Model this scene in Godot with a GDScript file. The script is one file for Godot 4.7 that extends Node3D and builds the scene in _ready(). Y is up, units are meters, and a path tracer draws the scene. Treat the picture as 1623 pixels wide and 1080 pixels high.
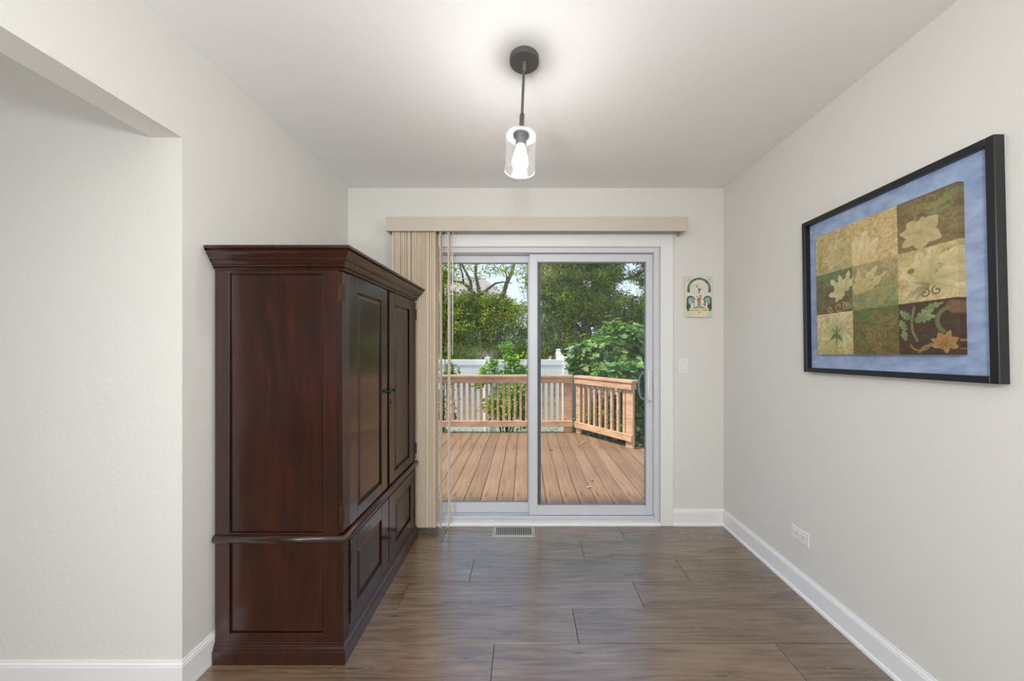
extends Node3D
# A dining corner: armoire, sliding patio door with vertical blind, pendant lamp, framed picture; a deck and garden outside.
# Photograph pixels (1623x1080) give directions: vanishing point (831, 552), focal length 541 px, eye 1.283 m above the floor.
const F := 541.0
const EYE := 1.283
const VX := 831.0
const VY := 552.0
const WALL_D := 2.474      # distance of the wall with the patio door
const XR := 1.445          # right wall
const XL := -1.277         # left wall
const CEIL := 2.442
const JAMB_D := 1.274      # where the left wall ends and the opening begins
const REAR := 4.2          # rear wall, behind the camera
const XFAR := -4.2         # far side of the room beyond the opening

var M := {}
var used := {}
var rng := RandomNumberGenerator.new()

# ------------------------------------------------------------------ mesh builder
class MB:
	var st := SurfaceTool.new()
	func _init() -> void:
		st.begin(Mesh.PRIMITIVE_TRIANGLES)
		st.set_smooth_group(-1)
	func smooth(g: int) -> void:
		st.set_smooth_group(g)
	func tri(a: Vector3, b: Vector3, c: Vector3) -> void:   # counter-clockwise seen from outside
		st.add_vertex(a)
		st.add_vertex(c)
		st.add_vertex(b)
	func quad(a: Vector3, b: Vector3, c: Vector3, d: Vector3) -> void:
		tri(a, b, c)
		tri(a, c, d)
	func oq(a: Vector3, b: Vector3, c: Vector3, d: Vector3, out: Vector3) -> void:
		if (b - a).cross(c - a).dot(out) >= 0.0:
			quad(a, b, c, d)
		else:
			quad(a, d, c, b)
	func ot(a: Vector3, b: Vector3, c: Vector3, out: Vector3) -> void:
		if (b - a).cross(c - a).dot(out) >= 0.0:
			tri(a, b, c)
		else:
			tri(a, c, b)
	func box(lo: Vector3, hi: Vector3, b := 0.0) -> void:
		cbox((lo + hi) / 2.0, (hi - lo).abs(), b)
	func cbox(c: Vector3, s: Vector3, b := 0.0, basis := Basis()) -> void:
		var h := s / 2.0
		var v := {}
		for sx in [-1, 1]:
			for sy in [-1, 1]:
				for sz in [-1, 1]:
					v[[sx, sy, sz]] = [
						c + basis * Vector3(sx * h.x, sy * (h.y - b), sz * (h.z - b)),
						c + basis * Vector3(sx * (h.x - b), sy * h.y, sz * (h.z - b)),
						c + basis * Vector3(sx * (h.x - b), sy * (h.y - b), sz * h.z)]
		for s1 in [-1, 1]:
			oq(v[[s1, -1, -1]][0], v[[s1, 1, -1]][0], v[[s1, 1, 1]][0], v[[s1, -1, 1]][0], basis * Vector3(s1, 0, 0))
			oq(v[[-1, s1, -1]][1], v[[1, s1, -1]][1], v[[1, s1, 1]][1], v[[-1, s1, 1]][1], basis * Vector3(0, s1, 0))
			oq(v[[-1, -1, s1]][2], v[[1, -1, s1]][2], v[[1, 1, s1]][2], v[[-1, 1, s1]][2], basis * Vector3(0, 0, s1))
		if b <= 0.0:
			return
		for s1 in [-1, 1]:
			for s2 in [-1, 1]:
				oq(v[[s1, s2, -1]][0], v[[s1, s2, 1]][0], v[[s1, s2, 1]][1], v[[s1, s2, -1]][1], basis * Vector3(s1, s2, 0))
				oq(v[[s1, -1, s2]][0], v[[s1, 1, s2]][0], v[[s1, 1, s2]][2], v[[s1, -1, s2]][2], basis * Vector3(s1, 0, s2))
				oq(v[[-1, s1, s2]][1], v[[1, s1, s2]][1], v[[1, s1, s2]][2], v[[-1, s1, s2]][2], basis * Vector3(0, s1, s2))
				for s3 in [-1, 1]:
					var k: Array = v[[s1, s2, s3]]
					ot(k[0], k[1], k[2], basis * Vector3(s1, s2, s3))
	# profile points (outward offset, height) swept along a plan path of (x, z); side -1 or 1 chooses which side is outward
	func sweep(path: Array, prof: Array, side := 1.0, closed := false) -> void:
		var n := path.size()
		var pts := []
		for i in n:
			var p: Vector2 = path[i]
			var d0: Vector2 = (p - path[(i - 1 + n) % n]).normalized() if (i > 0 or closed) else (path[1] - p).normalized()
			var d1: Vector2 = (path[(i + 1) % n] - p).normalized() if (i < n - 1 or closed) else d0
			var n0 := Vector2(d0.y, -d0.x) * side
			var n1 := Vector2(d1.y, -d1.x) * side
			var m := (n0 + n1) / (1.0 + n0.dot(n1))
			var row := []
			for q in prof:
				row.append(Vector3(p.x + m.x * q.x, q.y, p.y + m.y * q.x))
			pts.append(row)
		for i in (n if closed else n - 1):
			var r0: Array = pts[i]
			var r1: Array = pts[(i + 1) % n]
			for k in prof.size() - 1:
				if side > 0:
					quad(r0[k], r0[k + 1], r1[k + 1], r1[k])
				else:
					quad(r0[k], r1[k], r1[k + 1], r0[k + 1])
		if not closed:
			for e in [0, n - 1]:
				var r: Array = pts[e]
				for k in range(1, prof.size() - 1):
					tri(r[0], r[k], r[k + 1])
	func prism(poly: Array, y0: float, y1: float) -> void:   # plan polygon of (x, z)
		var n := poly.size()
		var idx := Geometry2D.triangulate_polygon(PackedVector2Array(poly))
		for i in range(0, idx.size(), 3):
			var a: Vector2 = poly[idx[i]]
			var b: Vector2 = poly[idx[i + 1]]
			var c: Vector2 = poly[idx[i + 2]]
			ot(Vector3(a.x, y1, a.y), Vector3(b.x, y1, b.y), Vector3(c.x, y1, c.y), Vector3.UP)
			ot(Vector3(a.x, y0, a.y), Vector3(b.x, y0, b.y), Vector3(c.x, y0, c.y), Vector3.DOWN)
		var mid := Vector2.ZERO
		for p in poly:
			mid += p / n
		for i in n:
			var a: Vector2 = poly[i]
			var b: Vector2 = poly[(i + 1) % n]
			var o := (a + b) / 2.0 - mid
			oq(Vector3(a.x, y0, a.y), Vector3(b.x, y0, b.y), Vector3(b.x, y1, b.y), Vector3(a.x, y1, a.y), Vector3(o.x, 0, o.y))
	func lathe(prof: Array, segs := 32, t := Transform3D()) -> void:   # (radius, height) from the bottom up
		for i in segs:
			var a0 := TAU * i / segs
			var a1 := TAU * (i + 1) / segs
			for k in prof.size() - 1:
				var p: Vector2 = prof[k]
				var q: Vector2 = prof[k + 1]
				var v0 := t * Vector3(p.x * cos(a0), p.y, p.x * sin(a0))
				var v1 := t * Vector3(p.x * cos(a1), p.y, p.x * sin(a1))
				var v2 := t * Vector3(q.x * cos(a1), q.y, q.x * sin(a1))
				var v3 := t * Vector3(q.x * cos(a0), q.y, q.x * sin(a0))
				if p.x > 1e-6:
					tri(v0, v2, v1)
				if q.x > 1e-6:
					tri(v0, v3, v2)
	func tube(pts: Array, rad: Array, segs := 8) -> void:
		var rings := []
		var prev := Vector3.ZERO
		for i in pts.size():
			var d: Vector3 = (pts[mini(i + 1, pts.size() - 1)] - pts[maxi(i - 1, 0)]).normalized()
			var u := prev
			if i == 0:
				u = d.cross(Vector3.UP if absf(d.y) < 0.9 else Vector3.RIGHT).normalized()
			u = (u - d * u.dot(d)).normalized()
			prev = u
			var w := d.cross(u)
			var ring := []
			var r: float = rad[mini(i, rad.size() - 1)]
			for k in segs:
				var a := TAU * k / segs
				ring.append(pts[i] + (u * cos(a) + w * sin(a)) * r)
			rings.append(ring)
		for i in pts.size() - 1:
			for k in segs:
				var k2 := (k + 1) % segs
				quad(rings[i][k], rings[i][k2], rings[i + 1][k2], rings[i + 1][k])
		for k in range(1, segs - 1):
			tri(rings[0][0], rings[0][k + 1], rings[0][k])
			var e: Array = rings[-1]
			tri(e[0], e[k], e[k + 1])
	func done() -> ArrayMesh:
		st.generate_normals()
		return st.commit()

# ------------------------------------------------------------------ helpers
func at(px: float, py: float, d: float) -> Vector3:
	return Vector3((px - VX) * d / F, EYE - (py - VY) * d / F, -d)

func hx(px: float, d: float) -> float:
	return (px - VX) * d / F

func hy(py: float, d: float) -> float:
	return EYE - (py - VY) * d / F

func numbered(called: String) -> String:
	var n: int = used.get(called, -1) + 1
	used[called] = n
	return called if n == 0 else "%s_%03d" % [called, n]

func tag(o: Node, label := "", category := "", group := "", kind := "") -> void:
	if label: o.set_meta("label", label)
	if category: o.set_meta("category", category)
	if group: o.set_meta("group", group)
	if kind: o.set_meta("kind", kind)

func thing(called: String, label: String, category: String, where := Vector3.ZERO, group := "", kind := "") -> Node3D:
	var o := Node3D.new()
	o.name = numbered(called)
	add_child(o)
	o.position = where
	tag(o, label, category, group, kind)
	return o

# a mesh given in world coordinates (or local ones with local = true) as a named part
func part(parent: Node3D, called: String, mesh: Mesh, m: Material, local := false) -> MeshInstance3D:
	var o := MeshInstance3D.new()
	o.mesh = mesh
	o.material_override = m
	o.cast_shadow = GeometryInstance3D.SHADOW_CASTING_SETTING_ON
	if parent == self:
		o.name = numbered(called)
		add_child(o)
	else:
		o.name = called
		parent.add_child(o, true)
		if not local:
			var off := Vector3.ZERO
			var p: Node = parent
			while p != self:
				off += p.position
				p = p.get_parent()
			o.position = -off
	return o

func boxpart(parent: Node3D, called: String, lo: Vector3, hi: Vector3, m: Material, b := 0.0) -> MeshInstance3D:
	var mb := MB.new()
	mb.box(lo, hi, b)
	return part(parent, called, mb.done(), m)

func structure(called: String, mesh: Mesh, m: Material, label := "") -> MeshInstance3D:
	var o := part(self, called, mesh, m)
	tag(o, label, "", "", "structure")
	return o

func c8(r: float, g: float, b: float) -> Color:
	return Color(r / 255.0, g / 255.0, b / 255.0)

func mat(col: Color, rough := 0.6, spec := 0.5) -> StandardMaterial3D:
	var m := StandardMaterial3D.new()
	m.albedo_color = col
	m.roughness = rough
	m.metallic_specular = spec
	return m

func noise(s: int, freq := 1.0, oct := 3) -> FastNoiseLite:
	var n := FastNoiseLite.new()
	n.seed = s
	n.noise_type = FastNoiseLite.TYPE_SIMPLEX_SMOOTH
	n.frequency = freq
	n.fractal_octaves = oct
	return n

func bump(m: StandardMaterial3D, freq: float, depth_cm: float, scale: Vector3, s := 5) -> void:
	var t := NoiseTexture2D.new()
	t.width = 256
	t.height = 256
	t.seamless = true
	t.noise = noise(s, freq, 2)
	m.heightmap_enabled = true
	m.heightmap_texture = t
	m.heightmap_scale = depth_cm
	m.uv1_triplanar = true
	m.uv1_scale = scale

func pane_glass(alpha := 0.03, spec := 0.36) -> StandardMaterial3D:
	var m := mat(Color(0.93, 0.97, 0.96, alpha), 0.02, spec)
	m.transparency = BaseMaterial3D.TRANSPARENCY_ALPHA
	return m

# wood print with grain along u: ramp of colours, streaks, growth figure and knots
func wood_image(w: int, h: int, s: int, dark: Color, mid: Color, light: Color, knots: Array, stretch: float, contrast: float) -> Image:
	var im := Image.create(w, h, false, Image.FORMAT_RGB8)
	var n1 := noise(s, 0.004, 2)
	var n2 := noise(s + 1, 0.02, 3)
	var n3 := noise(s + 2, 0.11, 2)
	var n4 := noise(s + 3, 0.006, 3)
	for v in h:
		for u in w:
			var warp := n1.get_noise_2d(u / stretch * 3.0, v * 1.5) * 26.0
			var kd := 0.0
			var ring := 0.0
			for k in knots:
				var du: float = (u - k[0]) / k[2]
				var dv: float = v - k[1]
				var d := sqrt(du * du + dv * dv)
				if d < 70.0:
					warp += 14.0 * exp(-d / 16.0) * signf(dv)
					kd += exp(-d * d / 26.0) * 0.9
					ring += sin(d * 0.55 + n4.get_noise_2d(u, v) * 5.0) * exp(-d / 20.0) * 0.5
			var g := n2.get_noise_2d(u / stretch, (v + warp) * 1.6)
			var f := n3.get_noise_2d(u / stretch * 0.5, v + warp * 0.3)
			var b := n4.get_noise_2d(u / stretch * 4.0, v * 1.2)
			var t := (g * 0.9 + f * 0.35 + b * 0.7 + ring) * contrast
			var col := mid.lerp(light, clampf(t, 0, 1)) if t > 0 else mid.lerp(dark, clampf(-t, 0, 1))
			col = col.lerp(dark * 0.75, clampf(kd, 0, 0.85))
			im.set_pixel(u, v, col)
	return im

# ------------------------------------------------------------------ little painter for printed things
func petal(im: Image, cx: float, cy: float, ang: float, length: float, wid: float, ca: Color, cb: Color, bend := 0.0, lobes := 0, alpha := 0.9, clip := Rect2i()) -> void:
	var dir := Vector2(cos(ang), sin(ang))
	var nor := Vector2(-dir.y, dir.x)
	var reach := length + wid
	var x0 := maxi(int(cx - reach), clip.position.x if clip.size.x > 0 else 0)
	var y0 := maxi(int(cy - reach), clip.position.y if clip.size.x > 0 else 0)
	var x1 := mini(int(cx + reach), (clip.end.x if clip.size.x > 0 else im.get_width()) - 1)
	var y1 := mini(int(cy + reach), (clip.end.y if clip.size.x > 0 else im.get_height()) - 1)
	for y in range(y0, y1 + 1):
		for x in range(x0, x1 + 1):
			var p := Vector2(x - cx, y - cy)
			var u := p.dot(dir) / length
			if u < 0.0 or u > 1.0:
				continue
			var vv := p.dot(nor) - bend * length * u * u
			var w := wid * pow(sin(PI * pow(u, 0.8)), 0.75)
			w *= 1.0 + 0.12 * sin(u * 8.0 + ang * 5.0)
			if lobes > 0:
				w *= 0.55 + 0.45 * absf(sin(PI * u * lobes))
			if absf(vv) > w:
				continue
			var k := clampf(u * 0.75 + 0.25 * absf(vv) / maxf(w, 0.01), 0, 1)
			var edge := clampf((w - absf(vv)) / 3.0, 0, 1) * alpha
			var col := ca.lerp(cb, k).lerp(ca, 0.45 * clampf(vv / maxf(w, 0.01), 0, 1))
			if absf(vv) < 0.7 + wid * 0.03:
				col = col.lerp(ca * 0.9, 0.3)
			im.set_pixel(x, y, im.get_pixel(x, y).lerp(col, edge))

func stroke(im: Image, pts: Array, w: float, col: Color, alpha := 0.9) -> void:
	for i in pts.size() - 1:
		var a: Vector2 = pts[i]
		var b: Vector2 = pts[i + 1]
		var x0 := int(minf(a.x, b.x) - w - 1)
		var x1 := int(maxf(a.x, b.x) + w + 1)
		var y0 := int(minf(a.y, b.y) - w - 1)
		var y1 := int(maxf(a.y, b.y) + w + 1)
		for y in range(maxi(y0, 0), mini(y1 + 1, im.get_height())):
			for x in range(maxi(x0, 0), mini(x1 + 1, im.get_width())):
				var p := Vector2(x, y)
				var t := clampf((p - a).dot(b - a) / maxf((b - a).length_squared(), 0.001), 0, 1)
				var d := p.distance_to(a.lerp(b, t))
				var k := clampf(w - d + 0.5, 0, 1) * alpha
				if k > 0:
					im.set_pixel(x, y, im.get_pixel(x, y).lerp(col, k))

func blob(im: Image, cx: float, cy: float, rx: float, ry: float, col: Color, alpha := 1.0) -> void:
	for y in range(maxi(int(cy - ry), 0), mini(int(cy + ry) + 2, im.get_height())):
		for x in range(maxi(int(cx - rx), 0), mini(int(cx + rx) + 2, im.get_width())):
			var d := Vector2((x - cx) / rx, (y - cy) / ry).length()
			var k := clampf((1.0 - d) * minf(rx, ry), 0, 1) * alpha
			if k > 0:
				im.set_pixel(x, y, im.get_pixel(x, y).lerp(col, k))

func curl(cx: float, cy: float, r0: float, r1: float, a0: float, a1: float, n := 18) -> Array:
	var out := []
	for i in n + 1:
		var t := float(i) / n
		var a := lerpf(a0, a1, t)
		var r := lerpf(r0, r1, t)
		out.append(Vector2(cx + cos(a) * r, cy + sin(a) * r))
	return out

# a plate in the xy plane whose front carries the print (uv 0..1), edges in the colour of the rim of the print
func print_plate(w: float, h: float, t: float) -> ArrayMesh:
	var st := SurfaceTool.new()
	st.begin(Mesh.PRIMITIVE_TRIANGLES)
	st.set_smooth_group(-1)
	var c := [Vector3(-w / 2, h / 2, t), Vector3(w / 2, h / 2, t), Vector3(w / 2, -h / 2, t), Vector3(-w / 2, -h / 2, t)]
	var uv := [Vector2(0, 0), Vector2(1, 0), Vector2(1, 1), Vector2(0, 1)]
	for k in [0, 1, 2, 0, 2, 3]:
		st.set_uv(uv[k])
		st.add_vertex(c[k])
	for i in 4:
		var j := (i + 1) % 4
		var a: Vector3 = c[i]
		var b: Vector3 = c[j]
		var a2 := Vector3(a.x, a.y, 0)
		var b2 := Vector3(b.x, b.y, 0)
		var ua: Vector2 = uv[i].lerp(Vector2(0.5, 0.5), 0.02)
		var ub: Vector2 = uv[j].lerp(Vector2(0.5, 0.5), 0.02)
		for q in [[a, ua], [a2, ua], [b2, ub], [a, ua], [b2, ub], [b, ub]]:
			st.set_uv(q[1])
			st.add_vertex(q[0])
	st.generate_normals()
	return st.commit()

# ------------------------------------------------------------------ scene
func _ready() -> void:
	rng.seed = 20240611
	camera_and_light()
	materials()
	room()
	patio_door()
	armoire()
	vertical_blind()
	pendant()
	picture()
	small_fittings()
	outside()
	rear_fill_lamps()

func camera_and_light() -> void:
	var cam := Camera3D.new()
	cam.name = "camera"
	cam.projection = Camera3D.PROJECTION_FRUSTUM
	cam.near = 0.05
	cam.far = 200.0
	cam.size = 0.05 * 1080.0 / F
	cam.frustum_offset = Vector2(811.5 - VX, VY - 540.0) / F * 0.05
	cam.position = Vector3(0, EYE, 0)
	add_child(cam)
	cam.current = true
	var sky := ProceduralSkyMaterial.new()
	sky.sky_top_color = Color(0.52, 0.76, 1.18).linear_to_srgb()
	sky.sky_horizon_color = Color(0.94, 1.09, 1.26).linear_to_srgb()
	sky.sky_curve = 0.3
	sky.ground_bottom_color = c8(96, 104, 78)
	sky.ground_horizon_color = c8(150, 156, 140)
	sky.sky_energy_multiplier = 1.0
	var env := Environment.new()
	env.background_mode = Environment.BG_SKY
	env.sky = Sky.new()
	env.sky.sky_material = sky
	env.tonemap_mode = Environment.TONE_MAPPER_LINEAR
	env.tonemap_exposure = 1.06
	env.sdfgi_enabled = true
	env.ssao_enabled = true
	env.ssil_enabled = true
	var we := WorldEnvironment.new()
	we.name = "environment"
	we.environment = env
	add_child(we)
	var sun := DirectionalLight3D.new()      # hazy sun, high on the left, almost along the house wall
	sun.name = "sun"
	sun.light_color = Color(1.0, 0.955, 0.88)
	sun.light_energy = 1.6
	sun.light_angular_distance = 6.0
	sun.shadow_enabled = true
	sun.sky_mode = DirectionalLight3D.SKY_MODE_LIGHT_ONLY
	var el := deg_to_rad(56.0)
	var az := deg_to_rad(14.0)
	var from := Vector3(-cos(el) * cos(az), sin(el), cos(el) * sin(az))
	sun.look_at_from_position(from * 20.0, Vector3.ZERO, Vector3.FORWARD)
	add_child(sun)

func materials() -> void:
	M.wall = mat(c8(224, 222, 216), 0.7, 0.35)
	bump(M.wall, 0.05, 0.03, Vector3(3, 3, 3))
	M.ceiling = mat(c8(236, 235, 233), 0.85, 0.3)
	M.trim = mat(c8(240, 240, 241), 0.35)
	M.casing = mat(c8(236, 236, 235), 0.4)
	M.vinyl = mat(c8(214, 216, 220), 0.35)
	M.glass = pane_glass(0.004)
	M.glass_hazy = pane_glass(0.025)  # extra alpha stands in for room reflections hazing this pane
	M.gasket = mat(c8(128, 134, 138), 0.6)
	M.shaded_seal = mat(c8(74, 84, 90), 0.6)  # dark seal; shade between the two panels is put into its colour
	M.black = mat(c8(22, 24, 28), 0.35)
	M.bronze = mat(c8(86, 85, 83), 0.45)
	M.dark_iron = mat(c8(60, 62, 66), 0.3)
	M.dark_iron.metallic = 0.85
	M.hinge = mat(c8(74, 52, 34), 0.4)
	M.hinge.metallic = 0.6
	M.plate = mat(c8(236, 235, 230), 0.35)
	M.slot = mat(c8(60, 58, 56), 0.6)
	# armoire: dark red-brown stained wood, lacquered; grain runs upright
	var im := wood_image(512, 512, 11, c8(26, 10, 5), c8(48, 19, 9), c8(70, 29, 13), [[150, 180, 3.0], [380, 330, 2.5]], 4.0, 0.8)
	im.rotate_90(CLOCKWISE)
	M.cherry = mat(Color.WHITE, 0.28, 0.5)
	M.cherry.albedo_texture = ImageTexture.create_from_image(im)
	M.cherry.uv1_triplanar = true
	M.cherry.uv1_scale = Vector3(1.3, 0.55, 1.3)
	M.cherry.clearcoat_enabled = true
	M.cherry.clearcoat = 0.75
	M.cherry.clearcoat_roughness = 0.14
	# floor planks: three prints, several tones
	M.planks = []
	var kn := [[[300, 60, 4.0], [760, 190, 3.0]], [[520, 150, 4.5], [90, 40, 3.0], [900, 90, 3.5]], [[200, 200, 3.5], [640, 70, 5.0]]]
	for i in 3:
		var f := wood_image(1024, 256, 31 + i * 7, c8(84, 64, 47), c8(122, 99, 78), c8(148, 126, 103), kn[i], 8.0, 0.75)
		var tex := ImageTexture.create_from_image(f)
		for tone in [0.93, 1.0, 1.06]:
			var m := mat(Color(tone, tone, tone * 0.99).clamp(Color.BLACK, Color.WHITE), 0.27, 0.7)
			m.albedo_texture = tex
			m.uv1_triplanar = true
			m.clearcoat_enabled = true
			m.clearcoat = 1.0
			m.clearcoat_roughness = 0.24
			m.uv1_scale = Vector3(1.0 / 1.2192, 1.0, 1.0 / 0.2)
			m.uv1_offset = Vector3(0.5, 0.5, 0.5)
			M.planks.append(m)
	# deck boards, grain along z
	M.deck = []
	for i in 2:
		var f := wood_image(1024, 128, 71 + i * 9, c8(106, 82, 62), c8(140, 112, 87), c8(164, 137, 111), [[300, 40, 3.0], [800, 90, 3.0]], 6.0, 0.6)
		f.rotate_90(CLOCKWISE)
		var tex := ImageTexture.create_from_image(f)
		for tone in [0.92, 0.97, 1.0]:
			var m := mat(Color(tone, tone, tone), 0.75, 0.4)
			m.albedo_texture = tex
			m.uv1_triplanar = true
			m.uv1_scale = Vector3(1.0 / 0.15, 1.0 / 0.15, 0.33)
			m.uv1_offset = Vector3(0.5, 0.5, 0.5)
			M.deck.append(m)
	M.rail = mat(c8(186, 136, 104), 0.75, 0.4)
	var rf := wood_image(512, 256, 93, c8(160, 122, 92), c8(202, 164, 131), c8(218, 184, 154), [[200, 100, 3.0]], 6.0, 0.8)
	M.rail.albedo_color = Color.WHITE
	M.rail.albedo_texture = ImageTexture.create_from_image(rf)
	M.rail.uv1_triplanar = true
	M.rail.uv1_scale = Vector3(1.2, 2.4, 1.2)
	M.fence = mat(c8(250, 247, 240), 0.5)
	M.soil = mat(c8(86, 70, 54), 0.95)
	M.bark = mat(c8(104, 90, 76), 0.95)
	bump(M.bark, 0.06, 1.0, Vector3(4, 1.5, 4), 9)

func leaf_material(rough := 0.5) -> StandardMaterial3D:
	var m := mat(Color.WHITE, rough, 0.4)
	m.vertex_color_use_as_albedo = true
	m.backlight_enabled = true
	m.backlight = Color(0.9, 0.95, 0.45)
	return m

# ------------------------------------------------------------------ the room
func room() -> void:
	var T := 0.115
	# floor: a screed with planks laid on it; rows run along x
	var fl := Node3D.new()
	fl.name = "floor"
	add_child(fl)
	tag(fl, "grey brown wood look plank floor", "", "", "structure")
	boxpart(fl, "underlay", Vector3(XFAR, -0.1, -WALL_D + 0.0), Vector3(XR, -0.012, REAR), M.soil)
	var joints := [-0.545, 0.368, -0.304, 0.594, 0.237, -0.130, 0.48, -0.42, 0.15, 0.71]
	var z1 := -2.464
	var row := 0
	while z1 < 0.9:
		var z2 := z1 + 0.1965
		var zlo := z1 if row > 0 else -WALL_D
		var xa := XL if z2 < -JAMB_D + 0.02 else XFAR + 2.4
		var j: float = joints[row % joints.size()]
		var x := j - 1.2192 * ceilf((j - xa) / 1.2192)
		while x < XR:
			var x0 := maxf(x, xa)
			var x1 := minf(x + 1.2192, XR)
			if x1 - x0 > 0.03:
				var mb := MB.new()
				mb.cbox(Vector3.ZERO, Vector3(x1 - x0 - 0.0024, 0.012, z2 - zlo - 0.0024), 0.0007)
				var o := part(fl, "plank", mb.done(), M.planks[rng.randi() % 9], true)
				o.position = Vector3((x0 + x1) / 2, -0.006, (zlo + z2) / 2)
			x += 1.2192
		z1 = z2
		row += 1
	boxpart(fl, "far_planking", Vector3(XL, -0.012, z1), Vector3(XR, 0, REAR), M.planks[1])
	boxpart(fl, "side_planking", Vector3(XFAR, -0.012, -JAMB_D), Vector3(XFAR + 2.4, 0, REAR), M.planks[4])
	boxpart(fl, "side_far_planking", Vector3(XFAR + 2.4, -0.012, z1), Vector3(XL, 0, REAR), M.planks[4])
	var mb := MB.new()
	mb.box(Vector3(XFAR - T, CEIL, -WALL_D - 0.15), Vector3(XR + T, CEIL + 0.08, REAR + T))
	structure("ceiling", mb.done(), M.ceiling, "plain off white ceiling")
	mb = MB.new()
	mb.box(Vector3(XR, -0.1, -WALL_D - 0.15), Vector3(XR + T, CEIL, REAR + T))
	structure("wall_right", mb.done(), M.wall, "plain warm white wall with the framed picture")
	# wall with the patio door: around the opening x -0.86..0.99, up to y 2.02
	mb = MB.new()
	mb.box(Vector3(XL - T, -0.1, -WALL_D - 0.15), Vector3(-0.86, CEIL, -WALL_D))
	mb.box(Vector3(0.99, -0.1, -WALL_D - 0.15), Vector3(XR, CEIL, -WALL_D))
	mb.box(Vector3(-0.86, 2.022, -WALL_D - 0.15), Vector3(0.99, CEIL, -WALL_D))
	mb.box(Vector3(-0.86, -0.1, -WALL_D - 0.15), Vector3(0.99, -0.012, -WALL_D))
	structure("wall_back", mb.done(), M.wall, "plain warm white wall around the patio door")
	# left wall: full height up to the opening, a header over it, full height again behind the camera
	mb = MB.new()
	mb.box(Vector3(XL - T, -0.1, -WALL_D), Vector3(XL, CEIL, -JAMB_D))
	mb.box(Vector3(XL - T, 2.069, -JAMB_D), Vector3(XL, CEIL, 1.4))
	mb.box(Vector3(XL - T, -0.1, 1.4), Vector3(XL, CEIL, REAR))
	structure("wall_left", mb.done(), M.wall, "plain warm white wall with a wide opening under a header")
	mb = MB.new()
	mb.box(Vector3(XFAR, -0.1, -JAMB_D - T), Vector3(XL - T, CEIL, -JAMB_D))
	structure("wall_side_room", mb.done(), M.wall, "plain warm white wall beyond the opening")
	mb = MB.new()
	mb.box(Vector3(XFAR - T, -0.1, -JAMB_D - T), Vector3(XFAR, CEIL, REAR + T))
	structure("wall_far_left", mb.done(), M.wall)
	# baseboards: board with a moulded top edge and a shoe at the floor
	var prof := [Vector2(0, 0.0), Vector2(0.020, 0.0), Vector2(0.020, 0.008), Vector2(0.017, 0.016), Vector2(0.0125, 0.020), Vector2(0.0125, 0.098), Vector2(0.0105, 0.101), Vector2(0.0105, 0.106), Vector2(0.006, 0.112), Vector2(0.005, 0.119), Vector2(0, 0.119)]
	var lprof := [Vector2(0, 0.0), Vector2(0.0115, 0.0), Vector2(0.0115, 0.012), Vector2(0.0105, 0.020), Vector2(0.0105, 0.098), Vector2(0.009, 0.101), Vector2(0.009, 0.106), Vector2(0.005, 0.112), Vector2(0.004, 0.119), Vector2(0, 0.119)]
	mb = MB.new()
	mb.sweep([Vector2(1.0725, -WALL_D), Vector2(XR, -WALL_D), Vector2(XR, REAR)], prof, -1.0)
	structure("baseboard_right", mb.done(), M.trim, "white baseboard along the right wall and beside the door")
	mb = MB.new()
	mb.sweep([Vector2(-0.945, -WALL_D), Vector2(XL, -WALL_D), Vector2(XL, -JAMB_D), Vector2(XFAR, -JAMB_D)], lprof, 1.0)
	structure("baseboard_left", mb.done(), M.trim, "white baseboard along the left wall and round its corner")
	# rear wall with two windows (out of the picture, added to let in fill daylight)
	mb = MB.new()
	var zr := REAR
	mb.box(Vector3(XFAR, -0.1, zr), Vector3(-3.6, CEIL, zr + T))
	mb.box(Vector3(-2.0, -0.1, zr), Vector3(-0.9, CEIL, zr + T))
	mb.box(Vector3(1.1, -0.1, zr), Vector3(XR, CEIL, zr + T))
	for w in [[-3.6, -2.0], [-0.9, 1.1]]:
		mb.box(Vector3(w[0], -0.1, zr), Vector3(w[1], 0.85, zr + T))
		mb.box(Vector3(w[0], 2.1, zr), Vector3(w[1], CEIL, zr + T))
	structure("wall_rear", mb.done(), M.wall)
	var k := 1
	for w in [[-3.6, -2.0], [-0.9, 1.1]]:
		var win := Node3D.new()
		win.name = "window_%d" % k
		add_child(win)
		tag(win, "", "", "", "structure")
		mb = MB.new()
		for r in [[w[0], w[0] + 0.06, 0.85, 2.1], [w[1] - 0.06, w[1], 0.85, 2.1], [w[0] + 0.06, w[1] - 0.06, 0.85, 0.91], [w[0] + 0.06, w[1] - 0.06, 2.04, 2.1], [(w[0] + w[1]) / 2 - 0.025, (w[0] + w[1]) / 2 + 0.025, 0.91, 2.04]]:
			mb.box(Vector3(r[0], r[2], zr + 0.02), Vector3(r[1], r[3], zr + 0.09))
		part(win, "window_frame", mb.done(), M.vinyl)
		boxpart(win, "pane", Vector3(w[0] + 0.06, 0.91, zr + 0.05), Vector3(w[1] - 0.06, 2.04, zr + 0.051), M.glass)
		k += 1

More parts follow.
